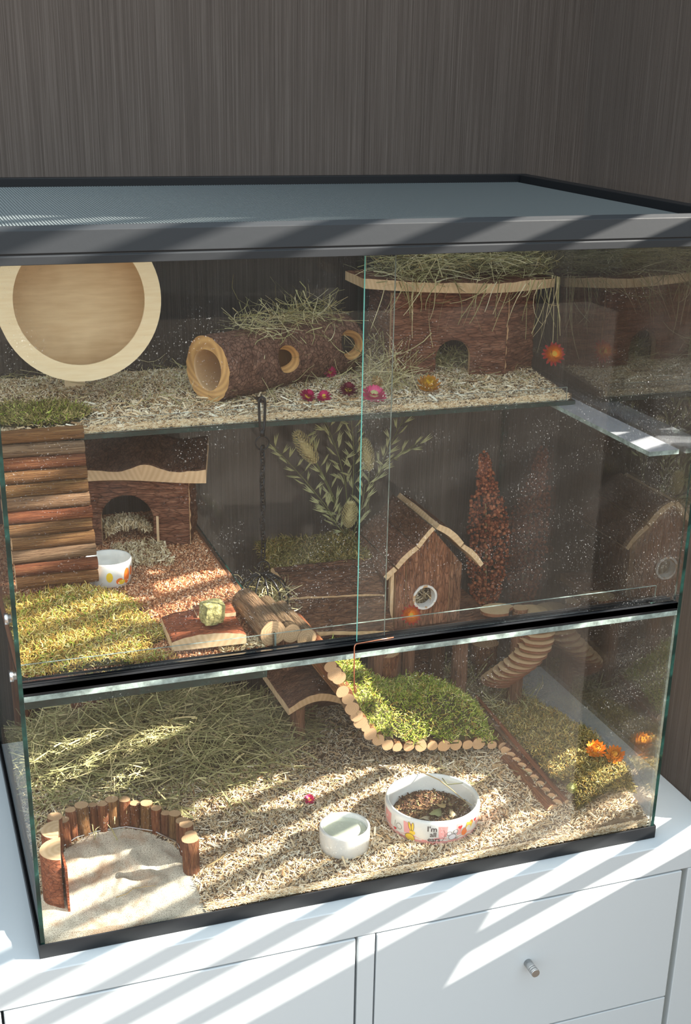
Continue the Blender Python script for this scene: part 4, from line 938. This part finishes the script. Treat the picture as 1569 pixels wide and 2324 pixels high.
# cork post under the platform
for (x, y, r, lb) in ((.157, .565, .030, 'dark red brown bark post standing behind the hay'), (.045, .60, .016, 'short bark post at the left rear behind the hay')):
    p = empty('bark_post', (x, y, .04), label=lb, cat='post', group='bark posts under the middle platform'); log('post_core', (0, 0, 0), (0, 0, .335), r, 'stickbark', p)

# ================================================================ slab-roofed house with gabled house on posts
lo = empty('slab_house', (.58, .46, .05), label='low house with a broad sloping bark slab roof behind the bridge', cat='animal house')
g = lo.location
def rr_(u): return .010+.004*math.sin(u*9)
nx, ny = 50, 14
P = lambda u, v: Vector((.480+.180*u+.012*(1-v), .368+.114*v, .286+.075*math.sin(min(v*1.15, 1)*pi/2)-.024*u*(1-v)))
I = lambda i, j, s_: s_*K+j*(nx+1)+i
K = (nx+1)*(ny+1)
for v0, v1, up_ in ((0, .345, 0), (.36, .80, .0015), (.815, 1.0, -.001)):
    mb = MB()
    for s_ in (0, 1):
        for j in range(ny+1):
            for i in range(nx+1):
                v = v0+(v1-v0)*j/ny; p = P(i/nx, v); q = j/ny; e = up_+.0035*math.sin(pi*q)**.5+.0026*noise.noise(Vector((p.x*18, v*18, 2)))+.0018*noise.noise(Vector((p.x*60, v*48, 5)))
                mb.v.append(tuple(p+Vector((0, -.35, .9))*(e if s_ == 0 else -.009)-g))
    for j in range(ny):
        for i in range(nx):
            mb.f.append([I(i, j, 0), I(i+1, j, 0), I(i+1, j+1, 0), I(i, j+1, 0)]); mb.m.append(0); mb.sm.append(True); mb.f.append([I(i, j, 1), I(i, j+1, 1), I(i+1, j+1, 1), I(i+1, j, 1)]); mb.m.append(1); mb.sm.append(True)
    for i in range(nx): mb.f.append([I(i, 0, 1), I(i+1, 0, 1), I(i+1, 0, 0), I(i, 0, 0)]); mb.f.append([I(i, ny, 0), I(i+1, ny, 0), I(i+1, ny, 1), I(i, ny, 1)]); mb.m += [1, 1]; mb.sm += [False]*2
    for j in range(ny): mb.f.append([I(0, j, 0), I(0, j+1, 0), I(0, j+1, 1), I(0, j, 1)]); mb.f.append([I(nx, j, 1), I(nx, j+1, 1), I(nx, j+1, 0), I(nx, j, 0)]); mb.m += [1, 1]; mb.sm += [False]*2
    mb.build('roof_plank', [M['barkdark'], M['cutlight']], lo)
k = MB(); k.box((.500, .374, .268), (.668, .380, .2735)); o = k.build('front_rail', M['inner'], lo); o.location = -g
for x in (.618, .650):
    k = MB(); k.box((x, .374, .250), (x+.014, .380, .2675)); o = k.build('rail_block', M['cutlight'], lo); o.location = -g
for (x, y, h) in ((.515, .49, .30), (.640, .49, .30)): log('leg', Vector((x, y, .045))-g, Vector((x, y, h-.01))-g, .014, 'post', lo)
log('leg', Vector((.655, .400, .045))-g, Vector((.655, .400, .262))-g, .016, 'post', lo)
panel('back_wall', .165, .22, .010, [M['barkdark'], M['cut']], lo, None, 20, 20, .002, (12, 80), loc=loc((.492, .505, .06), lo))
def hslab(x, y): return .352+.012*fn(x, y, 50, 71)+.010*s01((y-.49)/.08)
moss('moss_patch', 'dull brownish moss along the back edge of the sloping slab roof', .485, .668, .478, .60, hslab, None and 0 or (lambda x, y: y > .478), 5000, 'mossd', mats2='mossy', n2=700, L=(.008, .020))

ga = empty('gabled_house', (.76, .47, .05), label='tall gabled bark house with round white window on log posts', cat='animal house')
g = ga.location
GX0, GX1, GY, GZ0 = .692, .820, .420, .243
def sdg(x, z):
    X = x; ridge = .187; eave = .112; cx = .064
    roof = (z-(ridge-(ridge-eave)*abs(X-cx)/.064*1.0))*.64
    hole = -(math.hypot(X-.056, z-.056)-.0215)
    return max(roof, hole)
for xa, xb, dy in ((0, .0185, .0012), (.0195, .074, -.0008), (.075, .1035, .0006), (.1045, .128, .002)):
    panel('wall_board', xb-xa, .187, .012, [M['barkz'], M['cut']], ga, (lambda off: (lambda x, z: sdg(x+off, z)))(xa), max(8, int((xb-xa)/.0023)), 80, .0024, (85, 11), loc=loc((GX0+xa, GY+dy, GZ0), ga))
panel('side_wall', .110, .110, .010, [M['barkz'], M['cut']], ga, None, 24, 24, .002, (80, 12), loc=loc((GX1, GY+.013, GZ0), ga), rot=(0, 0, pi/2))
panel('side_wall', .110, .110, .010, [M['barkz'], M['cut']], ga, None, 24, 24, .002, (80, 12), loc=loc((GX0, GY+.123, GZ0), ga), rot=(0, 0, -pi/2))
k = MB(); k.box((GX0-.010, GY-.002, GZ0-.005), (GX0-.004, GY+.008, GZ0+.108)); o = k.build('corner_strip', M['cutlight'], ga); o.location = -g
M['paint'] = NT('peeling white paint'); t = M['paint']; c = t.ramp(t.noise(t.coord(), 70, 3, .6), [(.4, lin(196, 152, 104)), (.46, lin(226, 222, 218))]); t.base(c); t.set(Roughness=.7); M['paint'] = t.m
k = MB(); n = 40
for (r, y) in ((.0235, -.004), (.0195, -.004), (.0185, .014), (.0235, .002)):
    for i in range(n): k.v.append((r*math.cos(2*pi*i/n), y, r*math.sin(2*pi*i/n)))
for a in range(3):
    for i in range(n): k.f.append([a*n+i, a*n+(i+1) % n, (a+1)*n+(i+1) % n, (a+1)*n+i]); k.m.append(0); k.sm.append(False)
for i in range(n): k.f.append([i, 3*n+i, 3*n+(i+1) % n, (i+1) % n]); k.m.append(0); k.sm.append(False)
o = k.build('window_ring', M['paint'], ga); o.location = loc((GX0+.056, GY-.002, GZ0+.056), ga)
# roof boards: left two, right two
def roofboard(x0, z0, x1, z1, y0, y1, th, bulge, name='roof_board'):
    d = Vector((x1-x0, 0, z1-z0)); L = d.length; ang = math.atan2(z1-z0, x1-x0)
    slab(name, L, y1-y0, lambda u: th+bulge*math.sin(pi*u), lambda u: bulge*.6*math.sin(pi*u), [M['barkroof'], M['cutlight']], ga, 18, loc=loc(((x0+x1)/2, y0, (z0+z1)/2), ga), rot=(0, -ang, 0), amp=.0006)
ry0, ry1 = GY-.020, .590
roofboard(.668, .347, .6865, .3635, ry0, ry1, .010, .001)
roofboard(.6885, .3655, .7260, .3990, ry0, ry1, .009, .003)
roofboard(.7275, .4005, .7555, .4335, ry0, ry1, .008, .001)
roofboard(.7575, .4335, .8060, .3945, ry0, ry1, .010, .005)
roofboard(.8075, .3930, .8480, .3520, ry0, ry1, .008, .004)
# floor log slab, posts
slab('floor_slab', .235, .190, lambda u: .012+.003*math.sin(u*8), lambda u: 0, [M['barkdark'], M['inner']], ga, 30, loc=loc((.770, .385, .2290), ga), amp=.001)
for (x, y, r, rad_) in ((.838, .445, 0, .0155), (.700, .440, 0, .016), (.735, .455, 0, .0135), (.84, .555, 0, .015)): log('post', Vector((x, y, .045))-g, Vector((x, y, .2285))-g, rad_, 'post', ga)
for (x, y, z, r, h) in ((.672, .405, .185, .024, .040), (.690, .520, .18, .022, .04)): log('log_step', Vector((x, y, z-.02))-g, Vector((x, y, z+.02))-g, r, 'stickbark', ga)
panel('lower_wall', .125, .15, .010, [M['barkdark'], M['cut']], ga, None, 20, 20, .002, (12, 80), loc=loc((.70, .56, .05), ga))
st = empty('log_stump', (.93, .53, .05), label='short sawn log block behind the spiral stair', cat='log'); log('log_block', (0, 0, .045), (0, 0, .085), .027, 'stickbark', st); log('leg', (0, 0.004, -.01), (0, 0.004, .0445), .013, 'post', st)

# wire hay ball inside etc: nesting in round window
V1, F1 = hay_blades(160, rect(.728, .770, .436, .455), lambda x, y: .262+0*x, (.02, .04), (.001, .002), 1.0, .5, (0, .05))
tag(quads('hay_tuft', V1, F1, M['nest']), 'grey nesting fluff filling the round window of the gabled house', 'nesting', kind='stuff')

# ================================================================ spiral stair
sp = empty('spiral_stair', (.945, .42, .045), label='wooden spiral stair of round plywood steps on a post', cat='stair')
post = log('centre_post', (0, 0, -.005), (0, 0, .200), .0145, 'post', sp)
def step_mesh():
    mb = MB(); n = 26; out = []
    for i in range(n):
        a = 2*pi*i/n; r = .0285; x, y = .029+r*1.12*math.cos(a), r*.98*math.sin(a)
        if x < .012: x = .012-(.012-x)*.9; y *= .72
        out.append((x, y))
    for z, k_ in ((0, 0), (.0022, 0), (.0032, 0), (.0050, 0)):
        sc_ = .985 if z in (.0022,) else 1
        for x, y in out: mb.v.append((x*sc_, y*sc_, z))
    for L in range(3):
        for i in range(n): mb.f.append([L*n+i, L*n+(i+1) % n, (L+1)*n+(i+1) % n, (L+1)*n+i]); mb.m.append(1); mb.sm.append(False)
    mb.f.append(list(range(n))[::-1]); mb.m.append(0); mb.sm.append(False); mb.f.append([3*n+i for i in range(n)]); mb.m.append(0); mb.sm.append(False)
    o = mb.build('step', [M['plystep'], M['plyedge']]); me = o.data; bpy.data.objects.remove(o); return me
SM = step_mesh()
for i in range(14):
    a = math.radians(172+i*16.5); o = bpy.data.objects.new('step', SM); o.location = (0, 0, .058+i*.0098); o.rotation_euler = (0, 0, a); o.scale = (1.12, 1.12, 1); link(o, sp)
k = MB(); n = 30; oo = []
for i in range(n):
    a = 2*pi*i/n; x, y = .034*math.cos(a), .026*math.sin(a)
    if x > .012 and y < .004: y = y+.016*(1-abs(x-.024)/.02) if abs(x-.024) < .02 else y
    oo.append((x, y))
for z in (0, .006):
    for x, y in oo: k.v.append((x, y, z))
for i in range(n): k.f.append([i, (i+1) % n, n+(i+1) % n, n+i]); k.m.append(1); k.sm.append(False)
k.f.append(list(range(n))[::-1]); k.f.append([n+i for i in range(n)]); k.m += [0, 0]; k.sm += [False]*2
o = k.build('landing', [M['plystep'], M['plyedge']], sp); o.location = (-.050, -.006, .208)
k = MB(); o = log('landing_post', (0, 0, .2005), (0, 0, .2075), .0142, 'post', sp)

# ================================================================ sorghum head in the corner
so_ = empty('sorghum_head', (.965, .60, .05), label='reddish brown dried seed head standing in the rear corner', cat='dried plant')
k = MB(); k.tube([(-.01, 0, -.01), (-.005, 0, .15), (-.012, 0, .30), (-.028, -.004, .43)], [.003, .003, .002, .001], 7); k.build('stem', M['straw'], so_)
ico = bmesh.new(); bmesh.ops.create_icosphere(ico, subdivisions=1, radius=1); iv = np.array([v.co[:] for v in ico.verts]); ifc = np.array([[v.index for v in f.verts] for f in ico.faces]); ico.free()
Vs = []; n = 1500
for i in range(n):
    t_ = rng.random(); z = .12+.325*t_; wdt = .010+.034*math.sin(pi*min(1, (t_*1.0+.05)))**.8*(1 if t_ < .78 else .62); cx = np.interp(z, [.05, .15, .30, .45], [-.008, -.006, -.008, -.028]); a = rng.uniform(0, 2*pi); q = wdt*rng.random()**.35
    c = np.array([cx+q*math.cos(a)*1.05, -.004+q*math.sin(a)*.62, z+rng.normal(0, .004)]); Vs.append(iv*rng.uniform(.0026, .0040)+c)
Vs = np.array(Vs).reshape(-1, 3); Fs = (ifc[None]+np.arange(n)[:, None, None]*len(iv)).reshape(-1, 3)
M['seed'] = island('sorghum seeds', [(0, lin(104, 48, 32)), (.5, lin(158, 86, 58)), (1, lin(204, 130, 92))]); M['husk'] = island('seed husks', [(0, lin(60, 26, 18)), (1, lin(104, 54, 36))])
Vs[:, 1] = np.minimum(Vs[:, 1], .036)
o = quads('seeds', Vs, Fs, M['seed'], so_); o['kind'] = 'stuff'
P0 = Vs.reshape(n, -1, 3).mean(1); P0 = np.concatenate([P0, P0[:400]]); D0 = rng.normal(0, 1, P0.shape)
V1, F1 = ribbons(P0, D0, rng.uniform(.004, .009, len(P0)), np.full(len(P0), .0012), 2, .3); V1[:, 1] = np.minimum(V1[:, 1], .037)
o = quads('husks', V1, F1, M['husk'], so_); o['kind'] = 'stuff'

# ================================================================ grass bouquet
M['oat'] = NT('oat spikelet'); t = M['oat']; t.base(t.ramp(t.noise(t.coord(), 60, 2), [(.3, lin(150, 154, 108)), (.7, lin(206, 204, 156))])); t.set(Roughness=.7); M['oat'] = t.m
M['canary'] = plain('canary seed head', lin(214, 200, 148), .8)
def spikelet_mesh():
    mb = MB()
    for s_ in (-1, 0, 1):
        k = len(mb.v); a = s_*.17; L = .022; w = .0030*(1 if s_ else .6)
        for t_, ww, yy in ((0, .25, 0), (.3, 1, .001), (.65, .7, .0006), (1.0, .05, 0)):
            c = Vector((math.sin(a)*L*t_, 0, math.cos(a)*L*t_))
            for q in range(4): an = q*pi/2; mb.v.append((c.x+w*.5*ww*math.cos(an), c.y+w*.5*ww*math.sin(an)+yy, c.z))
        for j in range(3):
            for q in range(4): mb.f.append([k+j*4+q, k+j*4+(q+1) % 4, k+(j+1)*4+(q+1) % 4, k+(j+1)*4+q]); mb.m.append(0); mb.sm.append(True)
    o = mb.build('spikelet', M['oat']); me = o.data; bpy.data.objects.remove(o); return me
SPM = spikelet_mesh()
def oat(pts, n, label, droop=.5, t0=.35):
    base = Vector(pts[0]); root = empty('oat_stalk', base, label=label, cat='dried grass', group='oat stalks in the dried bouquet')
    P = [Vector(p)-base for p in pts]
    def at_(t_):
        f_ = t_*(len(P)-1); i = min(int(f_), len(P)-2); return P[i].lerp(P[i+1], f_-i), (P[i+1]-P[i]).normalized()
    k = MB(); k.tube([at_(i/8)[0] for i in range(9)], [.0011-.0006*i/8 for i in range(9)], 6); k.build('stem', M['greenstalk'], root)
    br_ = MB()
    for i in range(n):
        t_ = t0+(1-t0)*(i+.5)/n; c, d = at_(t_); s_ = 1 if i % 2 else -1; out = (d*random.uniform(.5, .9)+Vector((s_*random.uniform(.35, .8), random.uniform(-.35, .1), random.uniform(-.2, .2)))).normalized()
        L = random.uniform(.004, .014); p = c+out*L; br_.tube([c, c+out*L*.5+Vector((0, 0, .001)), p], .0003, 4)
        o = bpy.data.objects.new('spikelet', SPM); o.location = p; o.rotation_mode = 'QUATERNION'; dr = (out+Vector((0, 0, random.uniform(-.2, .4)))).normalized(); o.rotation_quaternion = dr.to_track_quat('Z', 'Y') @ Matrix.Rotation(random.uniform(0, 6), 3, 'Z').to_quaternion(); s0 = random.uniform(.85, 1.25); o.scale = (s0*1.05, s0*1.05, s0*1.05); link(o, root)
    br_.build('twigs', M['greenstalk'], root); return root
B0 = (.654, .575, .372)
oat([B0, (.615, .575, .43), (.560, .570, .50), (.508, .560, .558)], 22, 'oat stalk leaning farthest left behind the glass', t0=.12)
oat([(.656, .58, .372), (.632, .58, .44), (.598, .575, .51), (.560, .57, .568)], 16, 'oat stalk below the left seed head', t0=.15)
oat([(.658, .585, .372), (.655, .585, .46), (.636, .58, .53), (.606, .575, .600)], 18, 'tall oat stalk reaching the shelf left of the middle', t0=.30)
oat([(.660, .585, .372), (.668, .585, .46), (.666, .58, .54), (.656, .575, .610)], 18, 'upright oat stalk in the middle of the bouquet', t0=.30)
oat([(.650, .565, .372), (.628, .56, .40), (.608, .555, .43), (.590, .55, .455)], 12, 'short oat stalk low on the left of the bouquet', t0=.1)
oat([(.700, .60, .40), (.712, .60, .46), (.735, .595, .52), (.770, .59, .592)], 14, 'oat stalk bending right toward the shelf edge', t0=.40)
oat([(.698, .60, .40), (.704, .60, .45), (.742, .595, .505), (.792, .59, .532)], 12, 'oat stalk drooping to the right behind the door edge', t0=.35)
oat([(.662, .57, .372), (.672, .565, .40), (.678, .56, .44), (.680, .555, .475)], 12, 'short oat stalk beside the lower seed head', t0=.1)
def canary(p0, p1, base, label, r=.0115):
    root = empty('canary_grass_head', p0, label=label, cat='dried grass', group='fat seed heads in the dried bouquet'); p0, p1, base = Vector(p0), Vector(p1), Vector(base)
    d = p1-p0; L = d.length; k = MB(); k.tube([base-p0, (base-p0)*.5+Vector((0, 0, .004)), Vector((0, 0, 0))], .0009, 6); k.build('stem', M['greenstalk'], root)
    q = d.to_track_quat('Z', 'Y'); mb = MB()
    for j in range(15):
        t_ = j/14; rr2 = r*math.sin(pi*(.12+.82*t_))**.7
        for i in range(12):
            a = 2*pi*(i+.5*(j % 2))/12; c = Vector((rr2*math.cos(a)*.8, rr2*math.sin(a)*.8, L*t_)); e = Vector((math.cos(a)*.0055, math.sin(a)*.0055, .0080)); s_ = Vector((-math.sin(a), math.cos(a), 0))*.0017; o_ = Vector((math.cos(a), math.sin(a), 0))*.001
            k_ = len(mb.v)
            for v in (c, c+e*.5-s_, c+e*.5+s_, c+e*.6+o_, c+e): mb.v.append(tuple(q @ v))
            for f in ((0, 1, 3), (0, 3, 2), (1, 4, 3), (3, 4, 2)): mb.f.append([k_+x for x in f]); mb.m.append(0); mb.sm.append(False)
    mb.tube([q @ Vector((0, 0, -.001)), q @ Vector((0, 0, L*.5)), q @ Vector((0, 0, L))], [.003, r*.75, .002], 10)
    o = mb.build('seed_head', M['canary'], root); return root
canary((.590, .572, .520), (.555, .568, .573), (.645, .58, .40), 'fat pale seed head at the upper left of the bouquet', .0145)
canary((.700, .59, .490), (.688, .585, .545), (.705, .60, .41), 'pale seed head crossing the sliding door edge', .0125)
canary((.650, .560, .394), (.652, .552, .438), (.650, .575, .365), 'pale seed head low at the foot of the bouquet', .0125)

# ================================================================ carabiner, chain and hanging wire cup
ch = empty('hanging_chain', (.421, .3255, .66), label='black chain with snap hook hanging from the front of the upper shelf', cat='chain')
g = ch.location
k = MB(); X, Y = .4205, .3215
k.tube([(X-.0048, Y, .700), (X-.0038, Y, .7065), (X, Y, .7095), (X+.0038, Y, .7065), (X+.0048, Y, .700), (X+.0042, Y, .675), (X+.0030, Y, .657), (X-.0030, Y, .657), (X-.0042, Y, .675)], .0023, 8, closed=True)
k.tube([(X, Y, .657), (X, Y, .6475)], [.004, .0035], 10); k.box((X-.004, Y+.0005, .700), (X+.004, .352, .7025)); o = k.build('snap_hook', M['blackmetal'], ch); o.location = -g
def ring_pts(c, r, ax='y', n=20): return [Vector(c)+Vector((r*math.cos(2*pi*i/n), 0, r*math.sin(2*pi*i/n)) if ax == 'y' else (0, r*math.cos(2*pi*i/n), r*math.sin(2*pi*i/n))) for i in range(n)]
k = MB(); k.tube(ring_pts((X, Y, .6365), .0108), .0014, 6, closed=True); o = k.build('ring', M['blackmetal'], ch); o.location = -g
def linkmesh():
    k = MB(); k.tube([(.0030*math.cos(2*pi*i/12), 0, (.0045 if math.sin(2*pi*i/12) > 0 else -.0045)*(abs(math.sin(2*pi*i/12)) > .01)+.0025*math.sin(2*pi*i/12)) for i in range(12)], .00095, 5, closed=True)
    o = k.build('chain_link', M['blackmetal']); me = o.data; bpy.data.objects.remove(o); return me
LM = linkmesh(); z = .6235; i = 0
while z > .440:
    o = bpy.data.objects.new('chain_link', LM); o.location = Vector((X+.0006*math.sin(i), Y, z))-g; o.rotation_euler = (random.uniform(-.12, .12), random.uniform(-.1, .1), (pi/2)*(i % 2)+.5+random.uniform(-.2, .2)); o.scale = (1.45, 1.45, 1.25); link(o, ch); z -= .0108; i += 1
k = MB(); k.tube(ring_pts((X, Y, .4285), .0105), .0014, 6, closed=True); o = k.build('ring', M['blackmetal'], ch); o.location = -g
wb = empty('wire_hay_ball', (X, Y+.004, .372), label='black wire hay ball hanging from the chain', cat='hay holder')
for i in range(6):
    a = pi*i/6; k = MB(); k.tube([(.044*math.cos(t_)*math.cos(a), .034*math.cos(t_)*math.sin(a), .044*math.sin(t_)) for t_ in [2*pi*j/36 for j in range(36)]], .0016, 6, closed=True); k.build('wire_hoop', M['blackmetal'], wb)
k = MB(); k.tube([(.0440*math.cos(2*pi*j/36), .034*math.sin(2*pi*j/36), 0) for j in range(36)], .0011, 6, closed=True); k.build('wire_hoop', M['blackmetal'], wb)
n = 500; th = rng.uniform(0, 2*pi, n); ph = rng.uniform(-1, .55, n); rr3 = .043*np.sqrt(np.maximum(0, 1-ph**2))*rng.random(n)**.4; P0 = np.stack([X+rr3*np.cos(th), Y+.004+rr3*.8*np.sin(th), .372+.040*ph], -1)
V1, F1 = ribbons(P0, rng.normal(0, 1, (n, 3))*np.array([1, .5, .8]), rng.uniform(.02, .045, n), rng.uniform(.0008, .002, n), 5, .35)
V1[:, 1] = np.maximum(V1[:, 1], .265)
tag(quads('hay_tuft', V1, F1, M['hay']), 'hay packed into the hanging wire ball', 'hay', 'hay tufts in the tank', kind='stuff')

# copper wire lock on the door
k = MB(); k.tube([(.524, .0050, .4275), (.500, .0035, .4272), (.4660, .0000, .4272), (.4625, -.0035, .4272), (.4612, -.0045, .424), (.4614, -.0045, .395), (.4622, -.0045, .370), (.4628, -.0045, .3535), (.4640, -.0045, .3515), (.4655, -.0045, .3535), (.4645, -.0045, .365)], .0010, 8)
tag(k.build('copper_hook', M['copper']), 'bent copper wire hooked over the track locking the sliding doors', 'wire')

# ================================================================ unseen slatted gobo, added to cast the striped light
scn = empty('sun_stripe_gobo', (1.45, -.4, -.8), label='unseen slatted timber gobo added right of the cabinet to stripe the sunlight', cat='screen')
g = scn.location; M['timber'] = plain('timber', (.25, .18, .12), .7)
for i in range(-20, 26):
    c = -.006-.072*i-.0165; zc = lambda y: c+.481-.875*y
    ya, yb = -.92, .015
    if -.3 < zc(yb)+.0 or True:
        p0 = Vector((1.45, ya, zc(ya))); p1 = Vector((1.45, yb, zc(yb)))
        if c < -.366: continue
        k = MB(); hw = .0124; dd = (p1-p0).normalized(); nn = Vector((0, -dd.z, dd.y)); V_ = []
        for p in (p0, p1):
            for sx, sn in ((-.003, -hw), (.003, -hw), (.003, hw), (-.003, hw)): V_.append(tuple(p+Vector((sx, 0, 0))+nn*sn-g))
        k.add(V_, [(0, 1, 2, 3), (7, 6, 5, 4), (0, 4, 5, 1), (1, 5, 6, 2), (2, 6, 7, 3), (3, 7, 4, 0)]); k.build('slat', M['timber'], scn)
k = MB(); k.box((1.444, -.98, -.8), (1.456, -.921, 2.6)); o = k.build('post', M['timber'], scn); o.location = -g
def polyboard(name, yz):
    k = MB(); n = len(yz)
    for x in (1.4385, 1.4435):
        for y, z in yz: k.v.append((x-g.x, y-g.y, z-g.z))
    k.f.append(list(range(n))); k.f.append([n+i for i in range(n)][::-1]); k.m += [0, 0]; k.sm += [False]*2
    for i in range(n): k.f.append([i, n+i, n+(i+1) % n, (i+1) % n]); k.m.append(0); k.sm.append(False)
    return k.build(name, M['timber'], scn)
zl = lambda c, y: c+.481-.875*y
polyboard('sun_block_board', [(-.92, -.79), (.015, -.79), (.015, zl(-.372, .015)), (-.92, zl(-.372, -.92))])  # solid boards added to block the sun where no bands should fall
polyboard('sun_block_board', [(-.92, zl(-.373, -.92)), (-.305, zl(-.373, -.305)), (-.27, zl(-.225, -.27)), (-.92, zl(-.225, -.92))])
#PART4
